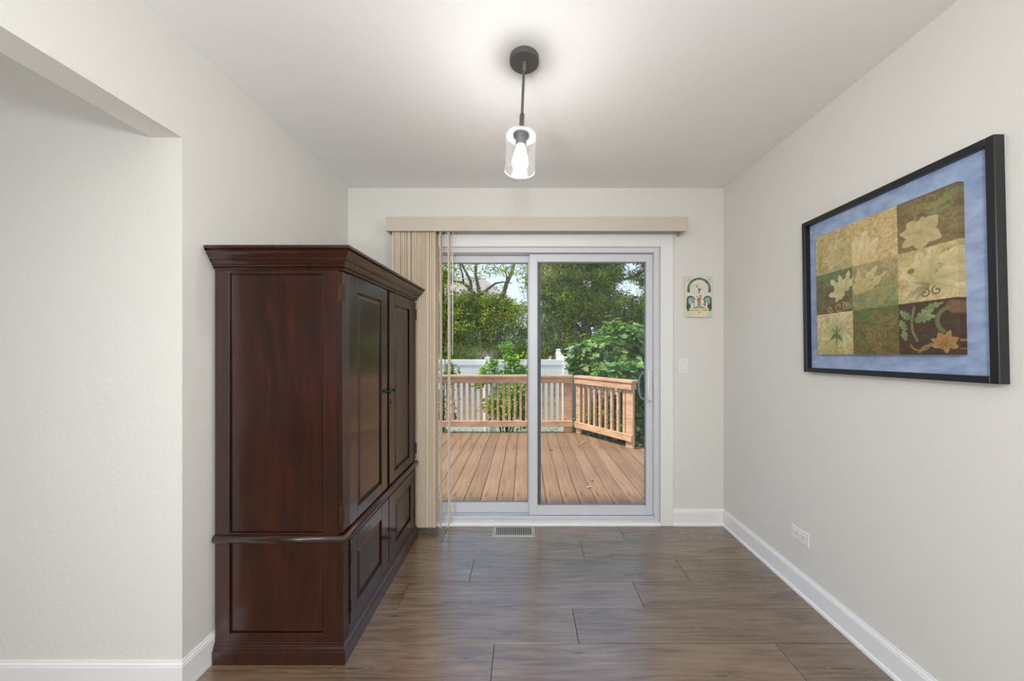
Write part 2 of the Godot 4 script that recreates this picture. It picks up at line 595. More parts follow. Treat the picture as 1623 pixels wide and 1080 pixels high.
# ------------------------------------------------------------------ sliding patio door
func patio_door() -> void:
	# casing
	var mb := MB.new()
	var cz := -WALL_D
	for r in [[-0.942, -0.854, 0.0, 2.105], [0.984, 1.072, 0.0, 2.105], [-0.854, 0.984, 2.016, 2.105]]:
		mb.box(Vector3(r[0], r[2], cz), Vector3(r[1], r[3], cz + 0.018), 0.002)
	for r in [[-0.868, -0.852, 0.0, 2.03], [0.982, 0.998, 0.0, 2.03], [-0.852, 0.982, 2.014, 2.03]]:
		mb.box(Vector3(r[0], r[2], cz), Vector3(r[1], r[3], cz + 0.014), 0.003)
	structure("trim_1", mb.done(), M.casing, "white flat casing around the patio door")
	var door := Node3D.new()
	door.name = "door_1"
	add_child(door)
	tag(door, "white vinyl sliding patio door with two glass panels", "", "", "structure")
	# fixed frame: jambs, head, sill with tracks
	mb = MB.new()
	mb.box(Vector3(-0.854, 0.0, -2.612), Vector3(-0.813, 2.016, -2.478), 0.002)
	mb.box(Vector3(0.943, 0.0, -2.612), Vector3(0.984, 2.016, -2.478), 0.002)
	mb.box(Vector3(-0.813, 1.978, -2.612), Vector3(0.943, 2.016, -2.478), 0.002)
	part(door, "door_frame", mb.done(), M.vinyl)
	mb = MB.new()
	mb.box(Vector3(-0.813, 0.0, -2.612), Vector3(0.943, 0.034, -2.478), 0.002)
	mb.box(Vector3(-0.813, 0.034, -2.510), Vector3(0.943, 0.052, -2.490), 0.002)
	mb.box(Vector3(-0.813, 0.034, -2.556), Vector3(0.943, 0.046, -2.546), 0.001)
	part(door, "sill", mb.done(), M.vinyl)
	mb = MB.new()
	mb.sweep([Vector2(-0.852, -2.478), Vector2(0.982, -2.478)], [Vector2(0, 0), Vector2(0.022, 0), Vector2(0.022, 0.008), Vector2(0.014, 0.016), Vector2(0.0, 0.018)], -1.0)
	part(door, "sill_nosing", mb.done(), M.trim)
	# sliding panel on the right, inner track
	panel_frame(door, "sliding_panel", 0.0385, 0.943, 0.052, 1.975, 0.096, 0.897, 0.121, 1.919, -2.546, -2.512, M.glass_hazy)
	panel_frame(door, "fixed_panel", -0.813, 0.118, 0.048, 1.976, -0.758, 0.028, 0.121, 1.925, -2.594, -2.560, M.glass)
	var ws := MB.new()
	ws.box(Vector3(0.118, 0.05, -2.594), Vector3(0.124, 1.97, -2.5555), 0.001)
	ws.box(Vector3(0.085, 0.05, -2.560), Vector3(0.118, 1.97, -2.5555), 0.001)  # dark facing gives the stile behind the glass its shaded look
	part(door, "shaded_seal", ws.done(), M.shaded_seal)
	# handles: white inside, blue-grey outside with a dark latch plate
	var h := part(door, "handle", d_handle(0.927, 0.897, 1.005, 0.112, -2.512, 0.045), M.plate)
	mb = MB.new()
	mb.box(Vector3(0.912, 0.885, -2.512), Vector3(0.938, 1.125, -2.505), 0.003)
	mb.cbox(Vector3(0.918, 0.988, -2.494), Vector3(0.036, 0.012, 0.020), 0.003, Basis(Vector3(0, 0, 1), 0.6))
	part(h, "backplate", mb.done(), M.plate)
	var om := mat(c8(120, 136, 152), 0.35)
	var h2 := part(door, "outer_handle", d_handle(0.915, 0.868, 0.997, 0.100, -2.546, -0.045), om)
	boxpart(h2, "latch_plate", Vector3(0.884, 0.945, -2.562), Vector3(0.898, 1.04, -2.547), M.black, 0.002)

func d_handle(xs: float, xb: float, yc: float, hh: float, z: float, out: float) -> ArrayMesh:
	var mb := MB.new()
	mb.smooth(0)
	var pts := []
	for i in 13:
		var t := i / 12.0
		var s := pow(sin(PI * t), 0.5)
		pts.append(Vector3(lerpf(xs, xb, s), yc + hh * cos(PI * t), z + out * s))
	mb.tube(pts, [0.0075], 10)
	return mb.done()

func panel_frame(door: Node3D, called: String, x0: float, x1: float, y0: float, y1: float, gx0: float, gx1: float, gy0: float, gy1: float, z0: float, z1: float, glass: Material) -> void:
	var mb := MB.new()
	mb.box(Vector3(x0, y0, z0), Vector3(gx0, y1, z1), 0.002)
	mb.box(Vector3(gx1, y0, z0), Vector3(x1, y1, z1), 0.002)
	mb.box(Vector3(gx0, y0, z0), Vector3(gx1, gy0, z1), 0.002)
	mb.box(Vector3(gx0, gy1, z0), Vector3(gx1, y1, z1), 0.002)
	var o := part(door, called, mb.done(), M.vinyl)
	var zm := (z0 + z1) / 2
	# glazing bead round the pane, then the pane
	mb = MB.new()
	var b := 0.006
	for s in [[gx0, gx0 + b, gy0, gy1], [gx1 - b, gx1, gy0, gy1], [gx0 + b, gx1 - b, gy0, gy0 + b], [gx0 + b, gx1 - b, gy1 - b, gy1]]:
		mb.box(Vector3(s[0], s[2], zm - 0.008), Vector3(s[1], s[3], zm + 0.004), 0.001)
	part(o, "gasket", mb.done(), M.gasket)
	var sheet := MB.new()
	sheet.quad(Vector3(gx0 + b, gy0 + b, zm), Vector3(gx1 - b, gy0 + b, zm), Vector3(gx1 - b, gy1 - b, zm), Vector3(gx0 + b, gy1 - b, zm))
	part(o, "pane", sheet.done(), glass)

# ------------------------------------------------------------------ armoire
func armoire() -> void:
	var xb := -1.2635     # back
	var xf := -0.738      # front of the doors
	var xc := -0.759      # front of the carcass
	var zn := -1.393      # near side
	var zf := -2.318      # far side
	var zc := (zn + zf) / 2
	var a := thing("armoire", "tall dark cherry wood armoire with four panelled doors and a crown", "armoire", Vector3((xb + xf) / 2, 0, zc))
	var W: Material = M.cherry
	var mb := MB.new()
	mb.box(Vector3(xb, 0.02, zf + 0.011), Vector3(xc, 1.62, zn - 0.011))
	mb.box(Vector3(xb, 1.60, zf), Vector3(xf, 1.618, zn))
	mb.box(Vector3(xb, 0.492, zf), Vector3(xf, 0.516, zn))
	mb.box(Vector3(xb, 0.0, zf), Vector3(xf, 0.07, zn))
	part(a, "carcass", mb.done(), W)
	# framed sides: stiles and rails round a sunk panel
	for s in [zn, zf]:
		var inn: float = s + (-0.011 if s == zn else 0.011)
		mb = MB.new()
		for r in [[xb, -1.204, 0.07, 1.60], [-0.823, xc, 0.07, 1.60], [-1.204, -0.823, 1.589, 1.60], [-1.204, -0.823, 0.516, 0.527], [-1.204, -0.823, 0.07, 0.118]]:
			mb.box(Vector3(r[0], r[2], minf(s, inn)), Vector3(r[1], r[3], maxf(s, inn)), 0.0015)
		part(a, "side_frame", mb.done(), W)
		mb = MB.new()
		for r in [[-1.204, -0.823, 0.527, 1.589], [-1.204, -0.823, 0.118, 0.492]]:
			var o: float = inn + (0.003 if s == zn else -0.003)
			mb.box(Vector3(r[0] + 0.006, r[2] + 0.004, minf(inn, o)), Vector3(r[1] - 0.004, r[3] - 0.006, maxf(inn, o)), 0.0025)
		part(a, "side_panel", mb.done(), W)
	# lower face frame with reeded stiles
	mb = MB.new()
	for s in [1.0, -1.0]:
		var z0: float = zc + s * 0.4645
		var z1: float = zc + s * 0.414
		mb.box(Vector3(xc, 0.07, minf(z0, z1)), Vector3(xf - 0.003, 0.492, maxf(z0, z1)))
		for k in 4:
			var zz: float = zc + s * (0.458 - k * 0.0105)
			mb.box(Vector3(xf - 0.006, 0.082, zz - 0.0045), Vector3(xf, 0.488, zz + 0.0045), 0.002)
	mb.box(Vector3(xc, 0.470, zc - 0.414), Vector3(xf - 0.001, 0.492, zc + 0.414), 0.001)
	mb.box(Vector3(xc, 0.07, zc - 0.414), Vector3(xf - 0.001, 0.112, zc + 0.414), 0.001)
	part(a, "face_frame", mb.done(), W)
	# mouldings run round the three open sides
	var path := [Vector2(xb, zn), Vector2(xf, zn), Vector2(xf, zf), Vector2(xb, zf)]
	mb = MB.new()
	mb.sweep(path, [Vector2(0, 1.604), Vector2(0.005, 1.606), Vector2(0.007, 1.609), Vector2(0.005, 1.6125), Vector2(0.002, 1.6135), Vector2(0.009, 1.6145), Vector2(0.012, 1.6175), Vector2(0.012, 1.6205), Vector2(0.009, 1.6225), Vector2(0.0125, 1.627), Vector2(0.017, 1.634), Vector2(0.0185, 1.638), Vector2(0.0185, 1.6405), Vector2(0.0245, 1.6405), Vector2(0.0245, 1.6435), Vector2(0.0265, 1.648), Vector2(0.031, 1.6565), Vector2(0.037, 1.6635), Vector2(0.0405, 1.6665), Vector2(0.0425, 1.6700), Vector2(0.0405, 1.6735), Vector2(0.036, 1.6742), Vector2(0.036, 1.6768), Vector2(0.0475, 1.6775), Vector2(0.049, 1.680), Vector2(0.049, 1.688), Vector2(0.047, 1.6905), Vector2(-0.1, 1.6905)], -1.0)
	mb.box(Vector3(xb, 1.615, zf + 0.05), Vector3(xf - 0.05, 1.690, zn - 0.05))
	part(a, "crown_moulding", mb.done(), W)
	mb = MB.new()
	var wp := [Vector2(0, 0.485)]
	for i in 9:
		var t := -PI / 2 + PI * i / 8.0
		wp.append(Vector2(0.003 + 0.011 * cos(t), 0.504 + 0.0165 * sin(t)))
	wp.append(Vector2(0, 0.522))
	mb.smooth(0)
	mb.sweep(path, wp, -1.0)
	part(a, "waist_moulding", mb.done(), W)
	mb = MB.new()
	mb.sweep(path, [Vector2(0, 0.0), Vector2(0.013, 0.0), Vector2(0.013, 0.051), Vector2(0.0115, 0.0535), Vector2(0.0095, 0.054), Vector2(0.0085, 0.061), Vector2(0.005, 0.067), Vector2(0.005, 0.0705), Vector2(0.0025, 0.072), Vector2(0.0015, 0.080), Vector2(0, 0.081)], -1.0)
	part(a, "base_moulding", mb.done(), W)
	# upper doors (overlay, reeded along the hinge side) and lower doors (set in the face frame)
	for s in [1.0, -1.0]:
		mb = MB.new()
		var e: float = zc + s * 0.4645
		var p0: float = zc + s * 0.341
		var p1: float = zc + s * 0.087
		var g: float = zc + s * 0.0153
		var xk := xc + 0.001
		zbox(mb, xk, xf - 0.003, 0.529, 1.596, e, p0, 0.0015)
		zbox(mb, xk, xf - 0.0005, 0.529, 1.596, zc + s * 0.414, p0, 0.0015)
		for k in 5:
			var zz: float = zc + s * (0.4598 - k * 0.0098)
			zbox(mb, xf - 0.006, xf, 0.533, 1.592, zz - 0.0044, zz + 0.0044, 0.0022)
		zbox(mb, xk, xf, 0.529, 1.596, p1, g, 0.003)
		zbox(mb, xk, xf - 0.0005, 1.530, 1.596, p0, p1, 0.0015)
		zbox(mb, xk, xf - 0.0005, 0.529, 0.580, p0, p1, 0.0015)
		var d := part(a, "upper_door", mb.done(), W)
		part(d, "door_panel", raised_panel(xk, xf, 0.580, 1.530, minf(p0, p1), maxf(p0, p1)), W)
		part(d, "knob", knob_mesh(Vector3(xf, 1.052, zc + s * 0.0345)), M.dark_iron)
		if s < 0:
			mb = MB.new()
			mb.lathe([Vector2(0.0, 0.003), Vector2(0.0075, 0.003), Vector2(0.009, 0.001), Vector2(0.009, 0.0)], 20, Transform3D(Basis(Vector3(0, 0, 1), -PI / 2).scaled(Vector3(1, 1.6, 1)), Vector3(xf, 0.987, zc - 0.0345)))
			part(d, "lock_plate", mb.done(), M.dark_iron)
		for y in [1.510, 0.603]:
			part(d, "hinge", hinge_mesh(Vector3(xf, y, e), s, 0.036, 0.017, 0.012), M.hinge)
		# lower door
		mb = MB.new()
		e = zc + s * 0.411
		p0 = zc + s * 0.353
		p1 = zc + s * 0.094
		g = zc + s * 0.004
		var xq := xf + 0.003
		zbox(mb, xk, xq, 0.1145, 0.4685, e, p0, 0.002)
		zbox(mb, xk, xq, 0.1145, 0.4685, p1, g, 0.002)
		zbox(mb, xk, xq - 0.0005, 0.399, 0.4685, p0, p1, 0.0015)
		zbox(mb, xk, xq - 0.0005, 0.1145, 0.170, p0, p1, 0.0015)
		d = part(a, "lower_door", mb.done(), W)
		part(d, "door_panel", raised_panel(xk, xq, 0.170, 0.399, minf(p0, p1), maxf(p0, p1)), W)
		part(d, "knob", knob_mesh(Vector3(xq, 0.275, zc + s * 0.040)), M.dark_iron)
		for y in [0.396, 0.190]:
			part(d, "hinge", hinge_mesh(Vector3(xq, y, e), s, 0.025, 0.0, 0.004), M.hinge)

func zbox(mb: MB, x0: float, x1: float, y0: float, y1: float, za: float, zb: float, b: float) -> void:
	mb.box(Vector3(x0, y0, minf(za, zb)), Vector3(x1, y1, maxf(za, zb)), b)

func raised_panel(xk: float, xf: float, y0: float, y1: float, z0: float, z1: float) -> ArrayMesh:
	# sunk 11 mm at the edge, field raised again behind a bevel
	var mb := MB.new()
	var lv := [[xf - 0.0110, 0.0], [xf - 0.0110, 0.004], [xf - 0.0040, 0.026], [xf - 0.0030, 0.0275]]
	var rects := []
	for l in lv:
		var i: float = l[1]
		rects.append([Vector3(l[0], y0 + i, z0 + i), Vector3(l[0], y0 + i, z1 - i), Vector3(l[0], y1 - i, z1 - i), Vector3(l[0], y1 - i, z0 + i)])
	for k in lv.size() - 1:
		for j in 4:
			var j2 := (j + 1) % 4
			mb.oq(rects[k][j], rects[k][j2], rects[k + 1][j2], rects[k + 1][j], Vector3.RIGHT)
	mb.oq(rects[-1][0], rects[-1][1], rects[-1][2], rects[-1][3], Vector3.RIGHT)
	mb.box(Vector3(xk, y0, z0), Vector3(xf - 0.0110, y1, z1))
	return mb.done()

func knob_mesh(p: Vector3) -> ArrayMesh:
	var mb := MB.new()
	mb.smooth(0)
	var pr := [Vector2(0.0, 0.0), Vector2(0.0105, 0.0), Vector2(0.0105, 0.0018), Vector2(0.008, 0.0035), Vector2(0.0048, 0.006), Vector2(0.0045, 0.013), Vector2(0.0075, 0.0165), Vector2(0.0118, 0.0185), Vector2(0.013, 0.0215), Vector2(0.0118, 0.025), Vector2(0.0075, 0.0275), Vector2(0.0, 0.0285)]
	mb.lathe(pr, 20, Transform3D(Basis(Vector3(0, 0, 1), -PI / 2), p))
	return mb.done()

# a butt hinge wrapping the door edge: leaf on the side, knuckles on the front
func hinge_mesh(p: Vector3, s: float, hh: float, side_leaf: float, front_leaf: float) -> ArrayMesh:
	var mb := MB.new()
	if side_leaf > 0.0:
		mb.box(Vector3(p.x - side_leaf, p.y - hh, minf(p.z, p.z + s * 0.0018)), Vector3(p.x, p.y + hh, maxf(p.z, p.z + s * 0.0018)), 0.0005)
	mb.box(Vector3(p.x, p.y - hh, minf(p.z, p.z - s * front_leaf)), Vector3(p.x + 0.0012, p.y + hh, maxf(p.z, p.z - s * front_leaf)), 0.0004)
	for k in 5:
		var y0 := p.y - hh + k * hh * 0.4
		mb.box(Vector3(p.x - 0.0005, y0 + 0.0006, p.z - 0.003), Vector3(p.x + 0.0045, y0 + hh * 0.4 - 0.0006, p.z + 0.003), 0.0012)
	return mb.done()

# ------------------------------------------------------------------ vertical blind
func vertical_blind() -> void:
	var b := thing("vertical_blind", "beige vertical blind drawn aside with a fabric covered valance over the patio door", "blind", Vector3(0.083, 2.087, -2.40))
	var vm := mat(c8(204, 194, 180), 0.85, 0.3)
	bump(vm, 0.35, 0.05, Vector3(9, 9, 9), 3)
	var x0 := -0.949
	var x1 := 1.116
	var mb := MB.new()
	mb.box(Vector3(x0, 2.087, -2.352), Vector3(x1, 2.184, -2.340), 0.0015)
	mb.box(Vector3(x0, 2.087, -WALL_D + 0.001), Vector3(x0 + 0.012, 2.184, -2.352), 0.0015)
	mb.box(Vector3(x1 - 0.012, 2.087, -WALL_D + 0.001), Vector3(x1, 2.184, -2.352), 0.0015)
	mb.box(Vector3(x0 + 0.012, 2.176, -WALL_D + 0.001), Vector3(x1 - 0.012, 2.184, -2.352))
	part(b, "valance", mb.done(), vm)
	boxpart(b, "headrail", Vector3(-0.92, 2.112, -2.425), Vector3(1.09, 2.142, -2.385), M.trim, 0.003)
	# one vane: a shallow S of embossed fabric vinyl, 89 mm wide
	var vane := mat(c8(248, 240, 227), 0.6, 0.4)
	vane.backlight_enabled = true
	vane.backlight = Color(0.85, 0.80, 0.70)
	mb = MB.new()
	mb.smooth(0)
	var n := 8
	var top := 2.104
	var bot := 0.034
	for side in 2:
		mb.smooth(side)
		for i in n:
			var q := []
			for t in [i / float(n), (i + 1) / float(n)]:
				var z: float = (t - 0.5) * 0.089
				var x: float = 0.006 * sin(PI * 2.0 * (t - 0.5)) + (0.0010 if side else -0.0010)
				q.append(Vector2(x, z))
			var dirn := Vector3(1 if side else -1, 0, 0)
			mb.oq(Vector3(q[0].x, bot, q[0].y), Vector3(q[1].x, bot, q[1].y), Vector3(q[1].x, top, q[1].y), Vector3(q[0].x, top, q[0].y), dirn)
	mb.smooth(-1)
	for e in [-1.0, 1.0]:
		mb.oq(Vector3(-0.001, bot, e * 0.0445), Vector3(0.001, bot, e * 0.0445), Vector3(0.001, top, e * 0.0445), Vector3(-0.001, top, e * 0.0445), Vector3(0, 0, e))
	var vmesh := mb.done()
	var xs := []
	for i in 21:
		xs.append([-0.905 + i * 0.0142 + rng.randf_range(-0.002, 0.002), rng.randf_range(-0.24, -0.08), -2.4120])
	xs.append([-0.588, 0.06, -2.408])
	xs.append([-0.530, 0.02, -2.408])
	for v in xs:
		var o := part(b, "vane", vmesh, vane, true)
		o.position = Vector3(v[0], 0, v[2]) - b.position
		o.rotation.y = v[1]
	var wand := MB.new()
	wand.smooth(0)
	wand.tube([Vector3(-0.4985, 2.11, -2.372), Vector3(-0.4985, 1.235, -2.368)], [0.0042], 8)
	var wm := mat(c8(226, 226, 222), 0.25)
	part(b, "tilt_wand", wand.done(), wm)

# ------------------------------------------------------------------ pendant lamp
func pendant() -> void:
	var d := 1.365
	var p := thing("pendant_lamp", "black pendant lamp with a clear glass cylinder shade and a glowing bulb", "lamp", Vector3(0.0, CEIL, -d))
	var mb := MB.new()
	mb.smooth(0)
	mb.lathe([Vector2(0.0, -0.0195), Vector2(0.055, -0.0195)], 48)
	mb.smooth(1)
	mb.lathe([Vector2(0.055, -0.0195), Vector2(0.0585, -0.0165)], 48)
	mb.smooth(2)
	mb.lathe([Vector2(0.0585, -0.0165), Vector2(0.0585, 0.0)], 48)
	part(p, "canopy", mb.done(), M.bronze, true)
	# everything below hangs from a swivel and leans slightly to the left
	var tilt := Basis(Vector3(0, 0, 1), -0.040)
	var hang := func(y: float) -> float: return y - CEIL
	mb = MB.new()
	mb.smooth(0)
	mb.lathe([Vector2(0.0, -0.055), Vector2(0.009, -0.055), Vector2(0.009, -0.022), Vector2(0.012, -0.0195), Vector2(0, -0.0195)], 16)
	var sw := part(p, "swivel", mb.done(), M.bronze, true)
	mb = MB.new()
	mb.smooth(0)
	mb.lathe([Vector2(0.0055, hang.call(2.21)), Vector2(0.0055, -0.03)], 16)
	mb.smooth(1)
	mb.lathe([Vector2(0.0095, hang.call(2.160)), Vector2(0.0095, hang.call(2.217)), Vector2(0.0055, hang.call(2.218))], 16)
	var rod := part(p, "rod", mb.done(), M.bronze, true)
	rod.basis = tilt
	mb = MB.new()
	mb.smooth(0)
	mb.lathe([Vector2(0.0, hang.call(2.162)), Vector2(0.018, hang.call(2.160)), Vector2(0.021, hang.call(2.152)), Vector2(0.021, hang.call(2.139)), Vector2(0.0315, hang.call(2.139))].map(func(v): return v), 24)
	mb.smooth(1)
	mb.lathe([Vector2(0.0, hang.call(2.095)), Vector2(0.0205, hang.call(2.095)), Vector2(0.0215, hang.call(2.124)), Vector2(0.0315, hang.call(2.127)), Vector2(0.0315, hang.call(2.1315))], 24)
	var sock := part(p, "socket", mb.done(), M.dark_iron, true)
	sock.basis = tilt
	# glass: flat top with a hole, straight wall, open below with a polished rim
	mb = MB.new()
	mb.smooth(0)
	mb.lathe([Vector2(0.0620, hang.call(1.993)), Vector2(0.0620, hang.call(2.128))], 48)
	mb.smooth(2)
	mb.lathe([Vector2(0.0595, hang.call(2.128)), Vector2(0.0595, hang.call(1.993))], 48)
	var shade := part(p, "glass_shade", mb.done(), pane_glass(0.003, 0.5), true)
	shade.basis = tilt
	mb = MB.new()
	mb.smooth(1)
	mb.lathe([Vector2(0.0620, hang.call(2.128)), Vector2(0.0595, hang.call(2.1345)), Vector2(0.022, hang.call(2.1355))], 48)
	mb.smooth(2)
	mb.lathe([Vector2(0.022, hang.call(2.1325)), Vector2(0.0585, hang.call(2.1315)), Vector2(0.0595, hang.call(2.128))], 48)
	part(shade, "glass_top", mb.done(), pane_glass(0.03, 0.5), true)
	mb = MB.new()
	mb.smooth(0)
	mb.lathe([Vector2(0.0595, hang.call(1.993)), Vector2(0.0597, hang.call(1.9905)), Vector2(0.0607, hang.call(1.9895)), Vector2(0.0618, hang.call(1.9905)), Vector2(0.0620, hang.call(1.993))], 48)
	part(shade, "glass_rim", mb.done(), pane_glass(0.12, 0.5), true)
	# bulb
	mb = MB.new()
	mb.smooth(0)
	var bp := []
	for q in [[0.0, 1.990], [0.010, 1.9915], [0.020, 1.997], [0.028, 2.006], [0.0318, 2.018], [0.0318, 2.030], [0.029, 2.045], [0.0235, 2.066], [0.0185, 2.084], [0.0150, 2.100]]:
		bp.append(Vector2(q[0], hang.call(q[1])))
	mb.lathe(bp, 24)
	var em := mat(Color(1, 0.98, 0.95), 0.3)
	em.emission_enabled = true
	em.emission = Color(1.0, 0.97, 0.92)
	em.emission_energy_multiplier = 4.0
	var bulb := part(p, "bulb", mb.done(), em, true)
	bulb.basis = tilt
	var l := OmniLight3D.new()
	l.name = "bulb_light"
	l.light_color = Color(0.99, 0.985, 0.98)
	l.light_energy = 0.14
	l.light_size = 0.02
	l.omni_range = 12.0
	l.omni_attenuation = 2.0
	l.shadow_enabled = true
	p.add_child(l)
	l.position = tilt * Vector3(0, hang.call(2.030), 0)

# ------------------------------------------------------------------ framed picture
func picture() -> void:
	# hangs on the right wall; local x runs along the wall away from the camera's right (towards +z), local z into the room
	var zc := -(1.0208 * (1.0 + 1.694) / 2.0)
	var yc := 1.545
	var root := thing("framed_picture", "black framed floral patchwork canvas on a blue mat", "picture", Vector3(XR, yc, zc))
	root.basis = Basis(Vector3(0, 0, 1), Vector3(0, 1, 0), Vector3(-1, 0, 0)) * Basis(Vector3(0, 0, 1), 0.017)
	var w := 0.712
	var h := 0.752
	var mb := MB.new()
	var pw := 0.022
	for r in [[-w / 2, -w / 2 + pw, -h / 2, h / 2], [w / 2 - pw, w / 2, -h / 2, h / 2], [-w / 2 + pw, w / 2 - pw, -h / 2, -h / 2 + pw], [-w / 2 + pw, w / 2 - pw, h / 2 - pw, h / 2]]:
		mb.box(Vector3(r[0], r[2], 0.002), Vector3(r[1], r[3], 0.034), 0.0015)
	part(root, "frame", mb.done(), M.black, true)
	# blue mottled mat
	var im := Image.create(384, 384, false, Image.FORMAT_RGB8)
	var n1 := noise(301, 0.012, 4)
	var n2 := noise(302, 0.05, 3)
	for y in 384:
		for x in 384:
			var t := n1.get_noise_2d(x, y * 1.8) * 0.75 + n2.get_noise_2d(x * 0.6, y) * 0.45
			im.set_pixel(x, y, c8(156, 173, 204).lerp(c8(182, 196, 219) if t > 0 else c8(126, 145, 184), clampf(absf(t) * 1.1, 0, 1)))
	var mm := mat(Color.WHITE, 0.85, 0.3)
	mm.albedo_texture = ImageTexture.create_from_image(im)
	var mt := part(root, "mat", print_plate(w - 2 * pw, h - 2 * pw, 0.004), mm, true)
	mt.position = Vector3(0, 0, 0.006)
	var cm := mat(Color.WHITE, 0.75, 0.35)
	cm.albedo_texture = ImageTexture.create_from_image(canvas_print())
	bump_uv(cm)
	var cv := part(root, "canvas", print_plate(0.540, 0.566, 0.022), cm, true)
	cv.position = Vector3(-0.005, -0.005, 0.010)

func bump_uv(m: StandardMaterial3D) -> void:
	var t := NoiseTexture2D.new()
	t.width = 512
	t.height = 512
	t.noise = noise(77, 0.45, 1)
	m.heightmap_enabled = true
	m.heightmap_texture = t
	m.heightmap_scale = 0.02

func canvas_print() -> Image:
	var S := 516
	var c := S / 3
	var im := Image.create(S, S, false, Image.FORMAT_RGB8)
	var n1 := noise(401, 0.012, 4)
	var n2 := noise(402, 0.06, 3)
	# tone pairs of the nine fields: upper, lower
	var bg := [
		[c8(190, 168, 118), c8(176, 166, 116)], [c8(198, 174, 124), c8(204, 178, 130)], [c8(112, 98, 70), c8(128, 116, 78)],
		[c8(104, 118, 84), c8(100, 84, 62)], [c8(172, 154, 112), c8(122, 130, 88)], [c8(190, 172, 118), c8(200, 180, 132)],
		[c8(206, 188, 144), c8(168, 158, 108)], [c8(92, 104, 66), c8(104, 88, 52)], [c8(72, 56, 46), c8(64, 48, 40)]]
	for y in S:
		for x in S:
			var k: int = mini(y / c, 2) * 3 + mini(x / c, 2)
			var t := float(y % c) / c
			var n := n1.get_noise_2d(x, y) * 0.9
			var col: Color = bg[k][0].lerp(bg[k][1], clampf(t + n * 0.7, 0, 1))
			var g := 1.0 + 0.16 * n2.get_noise_2d(x, y) + 0.10 * n1.get_noise_2d(x * 2.0, y * 2.0)
			im.set_pixel(x, y, Color(col.r * g, col.g * g, col.b * g))
	var T := func(i: int, j: int) -> Rect2i: return Rect2i(i * c, j * c, c, c)
	var cream := c8(226, 210, 172)
	var pale := c8(238, 228, 200)
	var gold := c8(198, 166, 98)
	var green := c8(118, 136, 94)
	var sage := c8(150, 168, 122)
	var dark := c8(66, 66, 42)
	# top left: lily blown open over two fields
	for q in [[-2.5, 95, 20, 0.2], [-2.0, 90, 18, 0.1], [-3.0, 100, 22, -0.1], [-1.4, 75, 17, 0.2], [2.7, 85, 20, 0.1]]:
		petal(im, 130, 118, q[0], q[1], q[2], c8(170, 160, 108), cream, q[3], 0, 0.8, T.call(0, 0))
	petal(im, 22, 168, -1.75, 120, 12, c8(140, 138, 84), gold, 0.3, 0, 0.7, T.call(0, 0))
	petal(im, 22, 160, -0.6, 60, 9, green, gold, 0.2, 0, 0.7, T.call(0, 0))
	for k in 14:
		blob(im, 118 + rng.randf_range(-14, 14), 92 + rng.randf_range(-12, 12), 2.0, 2.0, dark, 0.7)
	# top middle: pale petals rising
	for q in [[-1.9, 120, 26, 0.1], [-1.3, 125, 26, -0.15], [-0.8, 105, 22, -0.1], [-2.5, 80, 20, 0.1], [-1.6, 90, 15, 0.0]]:
		petal(im, 212, 168, q[0], q[1], q[2], gold.lerp(cream, 0.3), pale, q[3], 0, 0.75, T.call(1, 0))
	petal(im, 240, 160, -0.5, 80, 10, gold, cream, 0.2, 3, 0.7, T.call(1, 0))
	# top right: iris on olive brown with curls
	for k in 8:
		stroke(im, curl(400 + rng.randf_range(-20, 90), 40 + rng.randf_range(-20, 50), 26, 5, rng.randf_range(0, 3), rng.randf_range(5, 9)), 1.6, c8(150, 128, 98), 0.55)
	petal(im, 516, 20, 2.6, 90, 18, green, c8(150, 158, 104), 0.2, 5, 0.7, T.call(2, 0))
	petal(im, 500, 60, 2.9, 70, 14, green, c8(142, 150, 100), 0.2, 4, 0.7, T.call(2, 0))
	petal(im, 350, 40, -0.2, 110, 14, c8(130, 118, 74), c8(168, 152, 100), 0.2, 5, 0.55, T.call(2, 0))
	for q in [[-2.4, 62, 26], [-0.75, 62, 26], [-1.55, 52, 20], [2.6, 70, 22], [0.5, 66, 22], [1.6, 56, 28], [3.3, 72, 20]]:
		petal(im, 418, 118, q[0], q[1], q[2], c8(176, 158, 108), c8(216, 200, 156), 0.05, 0, 0.9, T.call(2, 0))
	# middle left: pale acanthus leaf, scrolls below
	for q in [[-2.5, 90, 22], [-2.0, 80, 18], [-1.4, 85, 20], [3.0, 80, 20], [-0.9, 70, 16], [2.4, 60, 15]]:
		petal(im, 138, 262, q[0], q[1], q[2], c8(176, 166, 118), c8(226, 216, 176), 0.08, 3, 0.95, T.call(0, 1))
	for q in [[110, 322, 20], [140, 318, 16], [70, 326, 14]]:
		stroke(im, curl(q[0], q[1], q[2], 5, 0.5, 7.0), 1.8, gold, 0.7)
	petal(im, 172, 330, 3.6, 60, 13, green, sage, 0.1, 3, 0.8, T.call(0, 1))
	# middle: leaves and a long gold leaf
	for q in [[-1.0, 120, 22, 0.1], [-0.45, 130, 18, -0.1], [-1.7, 95, 18, 0.1], [-2.3, 60, 14, 0.1]]:
		petal(im, 200, 282, q[0], q[1], q[2], c8(176, 160, 104), cream, q[3], 4, 0.85, T.call(1, 1))
	petal(im, 212, 300, -0.35, 130, 15, green, gold, 0.15, 0, 0.7, T.call(1, 1))
	petal(im, 262, 340, -0.7, 60, 9, c8(150, 140, 80), gold, 0.0, 0, 0.8, T.call(1, 1))
	# middle right: large lily
	for q in [[-1.0, 120, 32, 0.1], [-1.9, 115, 30, 0.0], [-2.6, 110, 30, 0.1], [-0.3, 110, 28, 0.1], [0.35, 100, 22, 0.1], [-1.5, 130, 24, 0.0]]:
		petal(im, 440, 286, q[0], q[1], q[2], c8(168, 156, 104), c8(236, 222, 184), q[3], 0, 0.85, T.call(2, 1))
